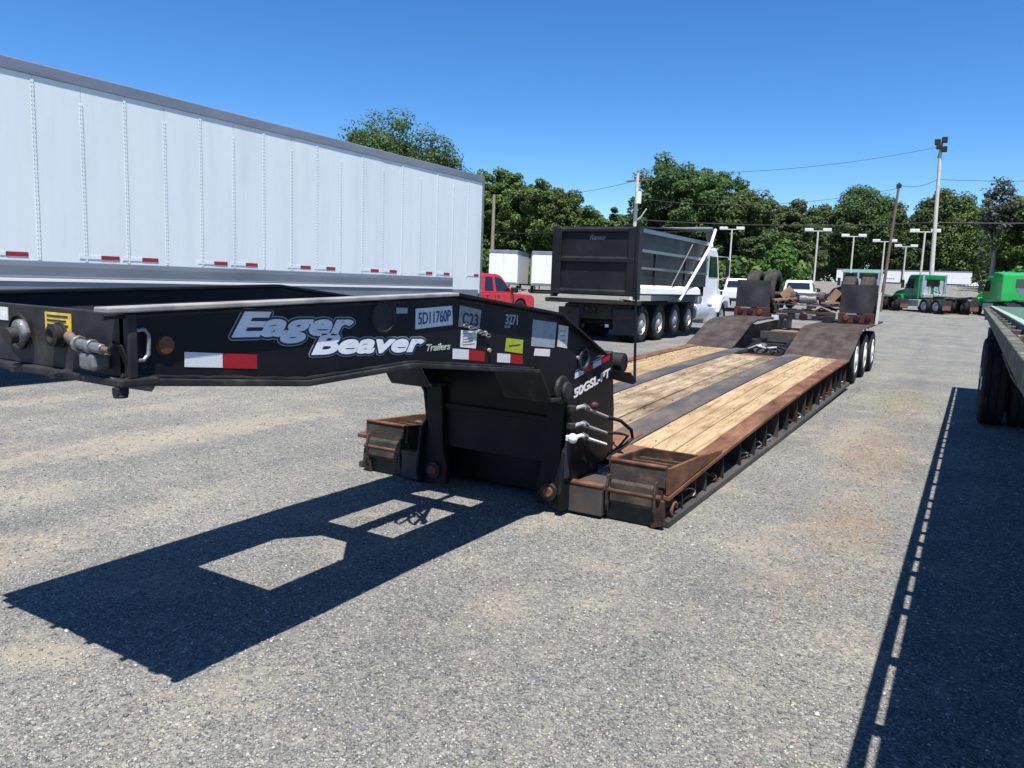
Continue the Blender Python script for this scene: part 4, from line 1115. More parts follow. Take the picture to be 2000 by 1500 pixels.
# ------------------------------------------------------------------ dump truck
def dump_truck():
    T = thing('dump_truck', 'black dump truck with white cab seen from behind beyond the lowboy', 'dump truck', (-8.95, 24, 0))
    xl, xr = -10.12, -7.72
    yr = 19.45
    # tailgate
    MB().box(xl, xr, yr, yr + .06, 1.28, 3.13).build('tailgate', 'dump_black', T, bevel=.01)
    for z0, z1, d in ((2.98, 3.13, .07), (2.16, 2.34, .08), (1.28, 1.45, .06)):
        MB().prism([(yr, z0), (yr - d, z0 + .03), (yr - d, z1 - .05), (yr, z1)], 'x', xl + .02, xr - .02).build('tailgate_rib', 'dump_black', T, bevel=.008)
    for a, b in ((xl, xl + .20), (xr - .20, xr)):
        MB().box(a, b, yr - .075, yr - .001, 1.30, 3.10).build('tailgate_post', 'dump_black', T, bevel=.008)
    text('maker_script', 'Ranco', 'ink_grey', T, (-9.08, yr - .002, 2.80), (1, 0, 0), (0, 0, 1), .17, .25, .002, 1.0, .001, .46)
    MB().box(xl - .28, xr + .16, yr - .02, yr + .22, 1.05, 1.17).build('rear_bumper', 'dump_dirty', T, bevel=.02)
    # body walls
    yfw = 26.0
    for x0, x1, s in ((xr - .06, xr, 1), (xl, xl + .06, -1)):
        MB().box(x0, x1, yr + .07, yfw, 1.62, 3.05).build('body_side', 'dump_black', T, bevel=.006)
        xo = xr if s > 0 else xl
        for z0, z1, d in ((3.0, 3.13, .06), (2.48, 2.58, .045), (2.02, 2.10, .045)):
            MB().box(min(xo, xo + s * d), max(xo, xo + s * d), yr + .08, yfw, z0, z1).build('body_rail', 'dump_rail_sheen', T, bevel=.015)
        MB().prism([(xo, 1.36), (xo + s * .12, 1.36), (xo + s * .10, 1.52), (xo, 1.61)], 'y', yr + .30, yfw - .9).build('rub_rail', 'white_paint', T, bevel=.01)
        MB().box(min(xo, xo + s * .10), max(xo, xo + s * .10), yr - .05, yr + .24, 1.2, 3.16).build('corner_post', 'dump_black', T, bevel=.012)
    for y in (20.9, 23.6):
        MB().box(xr + .001, xr + .04, y, y + .08, 1.62, 2.5).build('side_stake', 'dump_black', T, bevel=.005)
    MB().box(xl + .06, xr - .06, yfw - .06, yfw, 1.3, 3.3).build('body_front', 'dump_black', T)
    MB().box(xl + .06, xr - .06, yr + .08, yfw - .07, 1.32, 1.42).build('body_floor', 'dump_dirty', T)
    # tarp drawn over the load, rising to its housing behind the cab
    MB().hexa([(xl + .05, yr + .3, 3.13), (xr - .02, yr + .3, 3.13), (xr - .02, 26.3, 3.50), (xl + .05, 26.3, 3.50)],
              [(xl + .05, yr + .3, 3.17), (xr - .02, yr + .3, 3.17), (xr - .02, 26.3, 3.56), (xl + .05, 26.3, 3.56)]).build('tarp', 'flap_rubber', T)
    MB().cyl((xl, 26.38, 3.60), (xr, 26.38, 3.60), .07, n=12).build('tarp_roller', 'galvanised', T, smooth=True)
    MB().prism([(yfw, 3.05), (26.3, 3.05), (26.4, 3.55), (25.7, 3.32)], 'x', xr - .04, xr - .02).build('cab_shield', 'dump_black', T)
    MB().tube([(xr + .09, 23.05, 1.18), (xr + .09, 25.95, 2.98), (xr + .09, 26.42, 3.58)], .05, 8).build('tarp_arm', 'white_paint', T, smooth=True)
    MB().sphere((xr + .09, 26.0, 3.0), .09, 10, 6).build('arm_pivot', 'white_paint', T, smooth=True)
    MB().tube([(xr + .06, 22.35, 1.62), (xr + .07, 24.1, 2.95)], .018, 6).build('tarp_rod', 'galvanised', T)
    # chassis
    for x in (-9.35, -8.5):
        MB().box(x - .05, x + .05, 19.7, 29.4, .80, 1.08).build('frame_rail', 'dump_dirty', T)
    MB().box(-9.9, -7.9, 19.75, 19.8, .62, 1.02).build('rear_panel', 'dump_dirty', T)
    for x in (-9.2, -8.98):
        MB().lathe([(.001, -.03), (.05, -.025), (.06, 0)], (x, 19.75, .90), 'y', 14).build('tail_lamp', 'lamp_red', T, smooth=True)
    for x in (-9.75, -8.05):
        MB().box(x - .33, x + .33, 19.70, 19.72, .22, .92).build('mud_flap', 'flap_rubber', T)
        MB().box(x - .28, x + .28, 19.692, 19.70, .66, .72).build('flap_lettering', 'dull_red_steel', T)
    MB().box(-8.62, -8.52, 19.72, 19.76, .40, .48).build('white_lamp', 'white_paint', T)
    for y, z in ((20.35, .52), (21.72, .52), (23.15, .60), (24.52, .62)):
        for x, s in ((xr - .17, 1), (xr - .50, 1), (xl + .17, -1), (xl + .50, -1)):
            if z > .55 and abs(x - (xr + xl) / 2) < .9: continue
            wheel(T, (x, y, z), .52 if z < .55 else .47, .28, s, 'bright_metal')
        MB().cyl((xl + .4, y, z), (xr - .4, y, z), .08, n=10).build('axle_tube', 'dump_dirty', T)
    for x, s in ((xr - .2, 1), (xl + .2, -1)):
        wheel(T, (x, 28.5, .53), .53, .30, s, 'chrome')
    # cab and hood
    cx0, cx1 = -9.95, -7.92
    MB().prism([(26.75, 1.0), (28.3, 1.0), (28.35, 1.95), (28.0, 2.85), (27.8, 2.98), (26.75, 2.98)], 'x', cx0, cx1).build('cab', 'white_paint', T, bevel=.05)
    MB().prism([(26.95, 1.98), (28.12, 1.98), (27.85, 2.72), (26.95, 2.72)], 'x', cx1 + .0005, cx1 + .012).build('side_window', 'glass_dark', T)
    MB().box(cx0 + .25, cx1 - .25, 26.73, 26.75, 2.1, 2.7).build('rear_window', 'glass_dark', T)
    MB().prism([(28.3, .95), (30.0, .95), (30.05, 1.55), (28.3, 1.95)], 'x', -9.55, -8.30).build('hood', 'white_paint', T, bevel=.06)
    for x0, x1 in ((-8.30, -7.68), (-10.18, -9.56)):
        MB().prism([(27.75, .98), (27.9, 1.18), (28.2, 1.34), (28.75, 1.36), (29.1, 1.2), (29.25, .9), (29.05, .9), (28.9, 1.1), (28.5, 1.14), (28.1, 1.06), (27.95, .85), (27.75, .72)], 'x', x0, x1).build('fender', 'white_paint', T, bevel=.03)
    MB().box(-8.35, -7.80, 26.8, 27.95, .35, .92).build('step_box', 'aluminium', T, bevel=.02)
    MB().box(-8.2, -7.86, 26.25, 26.7, .80, 2.85).build('fairing', 'white_paint', T, bevel=.03)
    MB().cyl((-8.0, 26.1, 1.0), (-8.0, 26.1, 3.05), .075, n=12).build('exhaust_stack', 'chrome', T, smooth=True)
    MB().cyl((-7.98, 25.3, .78), (-7.98, 26.6, .78), .30, n=18).build('fuel_tank', 'aluminium', T, smooth=True, bevel=.03)
    MB().box(-7.62, -7.50, 28.02, 28.10, 2.05, 2.62).build('mirror', 'dump_black', T, bevel=.01)
    MB().tube([(-7.95, 28.1, 2.75), (-7.56, 28.06, 2.72), (-7.52, 28.06, 2.0), (-7.93, 28.15, 1.9)], .02, 6).build('mirror_arm', 'chrome', T)
    MB().box(cx0 + .2, cx1 - .1, 27.2, 28.3, 3.0, 3.04).build('roof_visor', 'white_paint', T)
    return T
dump_truck()

# ------------------------------------------------------------------ pickups (local: x forward, y left)
def pickup(label, paint, chrome_rim=True):
    T = local_thing('pickup_truck', label, 'pickup')
    def arch(cx_, r, n=7):
        return [(cx_ + r * math.cos(a), .44 + r * math.sin(a)) for a in [math.pi * (1 - i / (n - 1)) for i in range(n)]][::-1]
    low = [(.0, .62), (.0, 1.06), (2.1, 1.08), (4.25, 1.10), (5.55, 1.04), (5.75, .90), (5.78, .55), (5.3, .42)]
    low += [(4.75 + .46 * math.cos(a), .44 + .46 * math.sin(a)) for a in [math.pi * i / 8 for i in range(9)]]
    low += [(1.25 + .46 * math.cos(a), .44 + .46 * math.sin(a)) for a in [math.pi * i / 8 for i in range(9)]]
    low += [(.1, .46)]
    MB().prism(low, 'y', -.98, .98).build('body', paint, T, bevel=.04)
    cab_b = [(2.15, 1.07), (4.35, 1.09), (3.55, 1.80), (3.3, 1.86), (2.45, 1.86), (2.22, 1.74)]
    m = MB()
    k = len(cab_b)
    m.v = [(x, -.95 + .16 * max(0, (z - 1.08) / .78), z) for x, z in cab_b] + [(x, .95 - .16 * max(0, (z - 1.08) / .78), z) for x, z in cab_b]
    m.f = [tuple(range(k - 1, -1, -1)), tuple(range(k, 2 * k))] + [(i, (i + 1) % k, (i + 1) % k + k, i + k) for i in range(k)]
    m.build('cab', paint, T, bevel=.05)
    def win(pts, side, nm='side_window'):
        m = MB()
        q = [(x, side * (.95 - .16 * max(0, (z - 1.08) / .78) + .004), z) for x, z in pts] + [(x, side * (.95 - .16 * max(0, (z - 1.08) / .78) - .03), z) for x, z in pts]
        k = len(pts)
        m.add(q, [tuple(range(k)), tuple(range(2 * k - 1, k - 1, -1))] + [(i, (i + 1) % k, (i + 1) % k + k, i + k) for i in range(k)])
        m.build(nm, 'glass_dark', T)
    for s in (-1, 1):
        win([(3.12, 1.16), (4.12, 1.17), (3.55, 1.68), (3.30, 1.73), (3.12, 1.74)], s)
        win([(2.38, 1.18), (2.95, 1.17), (2.98, 1.74), (2.52, 1.73)], s)
        MB().box(3.98, 4.16, s * 1.0 if s > 0 else -1.22, 1.22 if s > 0 else -1.0, 1.12, 1.34).build('mirror', 'rubber_black', T, bevel=.03)
        for x in (3.05, 2.32):
            MB().box(x + .10, x + .24, s * .985 - .012, s * .985 + .012, .97, 1.0).build('door_handle', 'rubber_black', T)
        MB().box(3.02, 3.035, s * .982 - .004, s * .982 + .004, .60, 1.08).build('door_gap', 'rubber_black', T)
        MB().box(4.22, 4.235, s * .982 - .004, s * .982 + .004, .60, 1.08).build('door_gap', 'rubber_black', T)
        MB().box(-.02, .01, s * .82 - .10, s * .82 + .10, .72, 1.02).build('tail_lamp', 'lamp_red', T)
    MB().hexa([(4.30, -.80, 1.13), (4.30, .80, 1.13), (4.33, .80, 1.13), (4.33, -.80, 1.13)], [(3.58, -.70, 1.78), (3.58, .70, 1.78), (3.62, .70, 1.80), (3.62, -.70, 1.80)]).build('windscreen', 'glass_dark', T)
    MB().hexa([(2.135, -.75, 1.28), (2.165, -.75, 1.28), (2.165, .75, 1.28), (2.135, .75, 1.28)], [(2.185, -.68, 1.70), (2.215, -.68, 1.70), (2.215, .68, 1.70), (2.185, .68, 1.70)]).build('rear_window', 'glass_dark', T)
    MB().box(-.14, .02, -.95, .95, .42, .60).build('rear_bumper', 'rubber_black', T, bevel=.03)
    MB().box(5.76, 5.86, -.95, .95, .40, .62).build('front_bumper', 'aluminium', T, bevel=.03)
    for x in (1.25, 4.75):
        for s in (-1, 1):
            # axle along local y: build along x then turn
            t = wheel(T, (0, 0, 0), .40, .26, 1, 'aluminium')
            t.matrix_basis = Matrix.Translation((x, s * .86, .40)) @ Matrix.Rotation(R(90) * s, 4, 'Z')
    return T

rp = pickup('red pickup truck parked behind the end of the white semitrailer', 'red_paint')
bx, by, _ = bear(-29.1, 32.0)
hd = R(90 - 6)
bx, by, _ = bear(-30.25, 33.5)
place(rp, (bx - 5.8 * math.cos(hd), by - 5.8 * math.sin(hd), 0), hd)
wp = pickup('white pickup seen from behind, beside the dump truck cab', 'white_paint')
x_, y_, _ = bear(-14.5, 50)
place(wp, (x_, y_, terrain(x_, y_) + .25), R(90 + 8))
wp2 = pickup('white pickup seen over the flip axle hubs of the lowboy', 'white_paint')
x_, y_, _ = bear(-10.5, 52)
place(wp2, (x_, y_, terrain(x_, y_) + .25), R(90 + 4))

# ------------------------------------------------------------------ far box trailers (local: y along the body, rear at y = 0)
def far_trailer(label, ln=9.0, roofband='rail_grey', logo=False):
    T = local_thing('box_trailer', label, 'trailer')
    w = 1.28
    MB().box(-w, w, 0.06, ln, 1.15, 3.75).build('body', 'white_paint', T, bevel=.02)
    MB().box(-w - .01, w + .01, .0, ln + .01, 3.75, 4.05).build('top_rail', roofband, T, bevel=.02)
    for k in range(2):
        MB().box(-w + .06 + k * 1.22, -w + 1.25 + k * 1.22, .0, .055, 1.25, 3.72).build('rear_door', 'white_paint', T, bevel=.01)
    MB().box(-w, w, -.02, .05, 1.02, 1.2).build('rear_sill', 'galvanised', T)
    MB().box(-1.1, 1.1, .1, .2, .45, .58).box(-.6, -.5, .1, .2, .58, 1.05).box(.5, .6, .1, .2, .58, 1.05).build('under_guard', 'black_edge', T)
    for y in (1.6, 2.9):
        for x, s in ((w - .14, 1), (-w + .14, -1)):
            wheel(T, (x, y, .5), .5, .28, s, 'rim_white', n=16)
    for x in (-.8, .8):
        MB().box(x - .06, x + .06, ln - 2.2, ln - 2.05, .0, 1.15).build('landing_leg', 'black_edge', T)
    if logo:
        MB().cyl((-w - .0, ln * .80, 2.35), (-w - .02, ln * .80, 2.35), .75, n=24).build('round_logo', 'ink_grey', T)
        for q in range(3):
            MB().box(-w - .02, -w, ln * .80 - 1.5 - q * .75, ln * .80 - 1.0 - q * .75, 2.0, 2.8 - .2 * q).build('logo_letter', 'ink_grey', T)
        for q in range(5):
            MB().box(-w - .02, -w, 1.2 + q * .45, 1.5 + q * .45, 1.9, 2.15).build('logo_letter', 'ink_grey', T)
    return T
ft = far_trailer('small white box trailer standing beyond the red pickup cab', 8)
x_, y_, _ = bear(-31.35, 68)
place(ft, (x_, y_, terrain(x_, y_) - .35), R(31.4 - 9))
ft2 = far_trailer('white box trailer half hidden behind the black tailgate', 8)
x_, y_, _ = bear(-28.15, 68)
place(ft2, (x_, y_, terrain(x_, y_) - .35), R(28.3 + 2))
for lb, deg, lg in (('long white trailer with dark lettering parked broadside far behind the green trucks', .15, False), ('far white trailer with round dark logo, partly behind the green day cab', -3.9, True)):
    ft3 = far_trailer(lb, 14.0, 'rail_grey', lg)
    x_, y_, _ = bear(deg, 204)
    place(ft3, (x_, y_, 3.5), R(90 + 1))

# ------------------------------------------------------------------ road tractors (local: x forward, y left, rear at x = 0)
def tractor(label, paint, sleeper=False, back='aluminium'):
    T = local_thing('road_tractor', label, 'truck')
    for y in (-.42, .42):
        MB().box(0, 6.4, y - .04, y + .04, .85, 1.08).build('frame_rail', 'black_edge', T)
    for x in (.95, 2.25):
        for y, s in ((1.08, 1), (.76, 1), (-1.08, -1), (-.76, -1)):
            t = wheel(T, (0, 0, 0), .51, .28, 1, 'chrome', n=20)
            t.matrix_basis = Matrix.Translation((x, y, .51)) @ Matrix.Rotation(R(90) * s, 4, 'Z')
    for y, s in ((1.0, 1), (-1.0, -1)):
        t = wheel(T, (0, 0, 0), .52, .30, 1, 'chrome', n=20)
        t.matrix_basis = Matrix.Translation((5.55, y, .52)) @ Matrix.Rotation(R(90) * s, 4, 'Z')
        MB().box(.05, .08, y - .32, y + .32, .25, .95).build('mud_flap', 'flap_rubber', T)
        MB().box(.035, .05, y - .30, y + .30, .30, .58).build('flap_panel', 'flap_pink', T)
        MB().prism([(4.75, .75), (4.85, 1.15), (5.2, 1.32), (5.8, 1.32), (6.2, 1.1), (6.35, .7), (6.1, .7), (5.95, 1.0), (5.6, 1.1), (5.2, 1.02), (5.0, .7)], 'y', y - .25, y + .22).build('fender', paint, T, bevel=.04)
        MB().box(3.0, 4.6, y - .28, y + .1, .45, .95).build('step_tank', 'aluminium', T, bevel=.05)
        MB().cyl((3.05, y * .85, 1.1), (3.05, y * .85, 2.75), .07, n=10).build('exhaust_stack', 'chrome', T)
        MB().box(4.75, 4.82, y + (.18 if y > 0 else -.38), y + (.38 if y > 0 else -.18), 1.75, 2.35).build('mirror', 'rubber_black', T)
    MB().prism([(.6, 1.10), (1.6, 1.22), (2.4, 1.20), (2.4, 1.10)], 'y', -.45, .45).build('fifth_wheel', 'dump_dirty', T)
    MB().prism([(3.25, 1.0), (4.85, 1.0), (4.9, 1.75), (4.5, 2.55), (4.3, 2.72), (3.25, 2.72)], 'y', -1.05, 1.05).build('cab', paint, T, bevel=.06)
    MB().prism([(4.85, .85), (6.5, .85), (6.55, 1.35), (6.2, 1.55), (4.85, 1.78)], 'y', -.80, .80).build('hood', paint, T, bevel=.06)
    for s in (-1, 1):
        MB().prism([(3.75, 1.72), (4.72, 1.72), (4.42, 2.42), (3.75, 2.42)], 'y', s * 1.051, s * 1.06).build('side_window', 'glass_dark', T)
    if sleeper:
        MB().prism([(1.75, 1.05), (3.24, 1.05), (3.24, 3.0), (2.6, 3.0), (1.75, 2.85)], 'y', -1.15, 1.15).build('sleeper', paint, T, bevel=.08)
        MB().box(1.735, 1.75, -.35, .35, 2.0, 2.55).build('sleeper_window', 'glass_dark', T)
        MB().prism([(-.32, 1.95), (.32, 1.95), (0, 1.45)], 'x', 1.738, 1.749).build('sleeper_emblem', 'rail_grey', T)
    else:
        for y0, y1 in ((-.90, -.12), (.12, .90)):
            MB().box(3.20, 3.245, y0, y1, 1.2, 2.3).build('back_panel', back, T, bevel=.02)
        MB().box(3.19, 3.2, -.5, .5, 1.9, 2.4).build('rear_window', 'glass_dark', T)
        MB().box(2.75, 3.15, -.9, .9, 1.10, 1.35).build('deck_plate', 'aluminium', T, bevel=.03)
        MB().tube([(3.1, -.3, 2.0), (2.7, -.2, 1.5), (2.3, 0, 1.4), (2.8, .25, 1.6), (3.15, .3, 2.0)], .03, 6).build('air_hose', 'rubber_black', T)
    return T

def put_tractor(t, deg, d, rel):
    x, y, _ = bear(deg, d)
    place(t, (x, y, terrain(x, y)), R(90 - deg + rel))
put_tractor(tractor('dark green day cab tractor facing away with a bare frame', 'green_paint'), -.25, 60, 36)
put_tractor(tractor('bright green sleeper cab tractor at the right edge', 'green_bright', True), 3.55, 58, 24)
put_tractor(tractor('dark tractor with red flap panels left of the green day cab', 'dump_black'), -4.25, 61.5, 36)

# ------------------------------------------------------------------ poles, lamps, wires
def parking_lamp(deg, d, ztop, label, rot):
    x, y, _ = bear(deg, d)
    zg = terrain(x, y)
    T = thing('parking_lamp', label, 'street lamp', (x, y, zg), group='twin head lamps over the far lot')
    MB().cyl((x, y, zg), (x, y, ztop), .11, .08, n=10).build('pole', 'concrete_pole', T, smooth=True)
    c, s = math.cos(rot), math.sin(rot)
    MB().bar((x - c * .9, y - s * .9, ztop - .05), (x + c * .9, y + s * .9, ztop - .05), .08, .08).build('cross_arm', 'lamp_head', T)
    for k in (-1, 1):
        MB().bar((x + k * c * .45, y + k * s * .45, ztop + .05), (x + k * c * 1.25, y + k * s * 1.25, ztop + .05), .45, .30).build('lamp_head', 'lamp_head', T, bevel=.04)
for a in ((-14.97, 84, 7.84, 'twin head parking lamp beside the dump truck cab'), (-9.26, 84, 7.79, 'twin head parking lamp rising behind the flip axle'),
          (-6.98, 92, 7.82, 'twin head parking lamp third from the left'), (-5.07, 97, 7.61, 'twin head parking lamp just left of the dark wooden pole'),
          (-3.77, 104, 7.47, 'shortest looking twin head lamp, right of the dark wooden pole'), (-2.75, 80, 7.46, 'twin head parking lamp close beside the tall pale pole')):
    parking_lamp(a[0], a[1], a[2], a[3], R(5))

def pole(name, deg, d, ztop, label, m, r0, r1, lean=(0, 0), extra=None):
    x, y, _ = bear(deg, d)
    zg = terrain(x, y)
    T = thing(name, label, 'utility pole', (x, y, zg))
    top = (x + lean[0], y + lean[1], ztop)
    MB().cyl((x, y, zg - .2), top, r0, r1, n=12).build('shaft', m, T, smooth=True)
    if extra: extra(T, top)
    return top
def fl(T, t):
    for k, (dx, dz) in enumerate(((-.25, .1), (.25, .25), (.28, -.5), (-.1, -.25))):
        MB().box(t[0] + dx - .22, t[0] + dx + .22, t[1] - .3, t[1] + .2, t[2] + dz - .22, t[2] + dz + .22).build('floodlight', 'dump_dirty', T, bevel=.04)
    MB().bar((t[0] - .1, t[1], t[2] - 1.2), (t[0] + .1, t[1], t[2] + .1), .14, .14).build('lamp_bracket', 'steel_brown', T)
def tf(T, t):
    MB().cyl((t[0] + .25, t[1] - .3, t[2] - 2.3), (t[0] + .25, t[1] - .3, t[2] - 1.4), .24, n=14).build('transformer', 'lamp_head', T, smooth=True)
    MB().bar((t[0] - .9, t[1], t[2] - .6), (t[0] + .9, t[1], t[2] - .5), .09, .11).build('cross_arm', 'wood_pole', T)
    MB().tube([(t[0], t[1], t[2] - 3.6), (t[0] + .5, t[1] - .2, t[2] - 3.3), (t[0] + .95, t[1] - .3, t[2] - 2.7)], .05, 6).build('lamp_arm', 'lamp_head', T)
def br(T, t):
    MB().box(t[0] - .16, t[0] + .16, t[1] - .1, t[1] + .1, t[2] - .35, t[2] - .1).build('insulator', 'dump_dirty', T)
P1 = pole('utility_pole', -2.06, 75, 14.35, 'tall pale pole with floodlights on top above the green trucks', 'concrete_pole', .20, .13, (-.42, 0), fl)
P2 = pole('utility_pole', -4.95, 60, 9.27, 'thin dark brown pole behind the right end of the lowboy', 'wood_pole', .11, .08, (.42, 0), br)
P3 = pole('utility_pole', -32.19, 80, 10.34, 'tan wooden pole rising above the small white trailers', 'tan_pole', .22, .15)
P4 = pole('utility_pole', -21.85, 60, 10.05, 'pale pole with transformer behind the dump truck tailgate', 'concrete_pole', .17, .12, (.05, 0), tf)
PR = bear(14, 78, 12.0)
def wire(a, b, sag, r, label):
    pts = []
    for i in range(25):
        t = i / 24
        p = Vector(a).lerp(Vector(b), t)
        p.z -= sag * 4 * t * (1 - t)
        pts.append(p)
    o = MB().tube(pts, r, 5).build('overhead_wire', 'wire', None)
    tag(o, label, 'wire')
dn = lambda p, z: (p[0], p[1], z)
wire(P4, dn(P1, 14.1), .7, .016, 'thin wire from the transformer pole to the floodlight top')
wire(dn(P4, 9.5), dn(P3, 10.1), .5, .016, 'thin wire from the transformer pole to the tan pole')
wire(dn(P2, 9.1), dn(P1, 11.4), .3, .02, 'short wire from the brown pole to the pale pole')
wire(dn(P1, 11.4), PR, .6, .02, 'wire leaving the pale pole to the right')
wire(dn(P4, 6.6), dn(P1, 7.85), .35, .04, 'thick cable bundle crossing low before the tree line')
wire(dn(P1, 7.85), dn(PR, 8.3), .3, .05, 'thick cable running right from the pale pole')
wire(dn(P4, 8.2), dn(P2, 8.9), .8, .016, 'thin wire from the transformer pole to the brown pole')
wire(dn(P4, 6.3), dn(P3, 6.6), .4, .03, 'low cable between the transformer pole and the tan pole')

# ------------------------------------------------------------------ far shed
def shed():
    x, y, _ = bear(-6.3, 150)
    zg = terrain(x, y)
    T = thing('shed', 'low tan shed with teal metal roof beyond the lamps', 'building', (x, y, zg))
    MB().box(x - 3, x + 3, y, y + 5, zg, zg + 2.0).build('wall', 'tan_wall', T)
    MB().prism([(y - .4, zg + 1.9), (y + 2.5, zg + 2.5), (y + 5.4, zg + 1.9), (y + 2.5, zg + 2.35)], 'x', x - 3.3, x + 3.3).build('roof', 'teal_roof', T)
shed()

# ------------------------------------------------------------------ trees
def leaves(rng, centres, radii, per, size, squash=.75):
    k = len(centres)
    idx = np.repeat(np.arange(k), per)
    n = len(idx)
    d = rng.normal(size=(n, 3)); d /= np.linalg.norm(d, axis=1)[:, None]
    rad = radii[idx] * (.55 + .5 * rng.random(n) ** .6)
    P = centres[idx] + d * rad[:, None] * np.array([1, 1, squash])
    # leaf sprays: bent quads, loosely facing outwards and up
    nrm = d + rng.normal(0, .5, (n, 3)) + np.array([.12, -.15, .75]); nrm /= np.linalg.norm(nrm, axis=1)[:, None]
    t = np.cross(nrm, rng.normal(size=(n, 3))); t /= np.linalg.norm(t, axis=1)[:, None]
    b = np.cross(nrm, t)
    s = size * (.55 + .9 * rng.random(n))
    asp = .45 + .5 * rng.random(n)
    q = [P + t * s[:, None], P + b * (s * asp)[:, None] + nrm * (s * .25)[:, None], P - t * s[:, None], P - b * (s * asp)[:, None] - nrm * (s * .15)[:, None]]
    V = np.stack(q, 1).reshape(-1, 3)
    F = np.arange(n * 4).reshape(n, 4)
    return V, F

def tree(name, label, deg, d, ztop, width, kind, seed, leaf, bark='bark', base=.22, group=None, per=70, size=.34, dens=1.0):
    rng = np.random.default_rng(seed)
    x, y, _ = bear(deg, d)
    zg = terrain(x, y)
    h = ztop - zg
    T = thing(name, label, 'tree', (x, y, zg), group=group)
    cz0 = zg + h * base
    rx, rz = width / 2, (ztop - cz0) / 2
    n = int(dens * (45 + 15 * (min(width, 14) if d > 150 else min(width, 24))))
    C, Rr = [], []
    while len(C) < n:
        p = rng.uniform(-1, 1, 3)
        r = np.linalg.norm(p)
        if r > 1: continue
        if kind == 'pine':
            f = 1 - .72 * (p[2] * .5 + .5)
            q = np.array([p[0] * f, p[1] * f, p[2]])
        elif kind == 'round':
            if r < .35: continue
            q = p * (1 + .10 * math.sin(5 * p[0] + seed) + .10 * math.cos(4 * p[1] + seed))
            if q[2] < -.6: q *= .8
        else:
            f = 1 - .35 * max(0, p[2])
            q = np.array([p[0] * f, p[1] * f, p[2] * (1 + .12 * math.sin(6 * p[0] + seed))])
        C.append(np.array([x, y, cz0 + rz]) + q * np.array([rx * .86, rx * .86, rz * .9]))
        Rr.append(((.10 if kind == 'pine' else .115) * rx * rng.uniform(.55, 1.4) + .32) * max(1, d / 140))
    C, Rr = np.array(C), np.array(Rr)
    V, F = leaves(rng, C, Rr, per, size, .7)
    o = fast_mesh('crown', V, F, leaf); link(o, T)
    m = MB()
    tw = max(.14, h * .018)
    pts = [(x + .15 * math.sin(i * 1.3 + seed) * i / 5, y, zg - .2 + (cz0 + rz * 1.3 - zg) * i / 6) for i in range(7)]
    m.tube(pts, [tw * (1.3 - .17 * i) for i in range(7)], 8)
    for k in range(min(14, n)):
        c = C[int(rng.integers(n))]
        s = pts[int(rng.integers(2, 6))]
        mid = (np.array(s) + c) / 2 + np.array([0, 0, .3])
        m.tube([s, mid, c], [tw * .4, tw * .25, tw * .1], 5)
    m.build('trunk', bark, T)
    return T

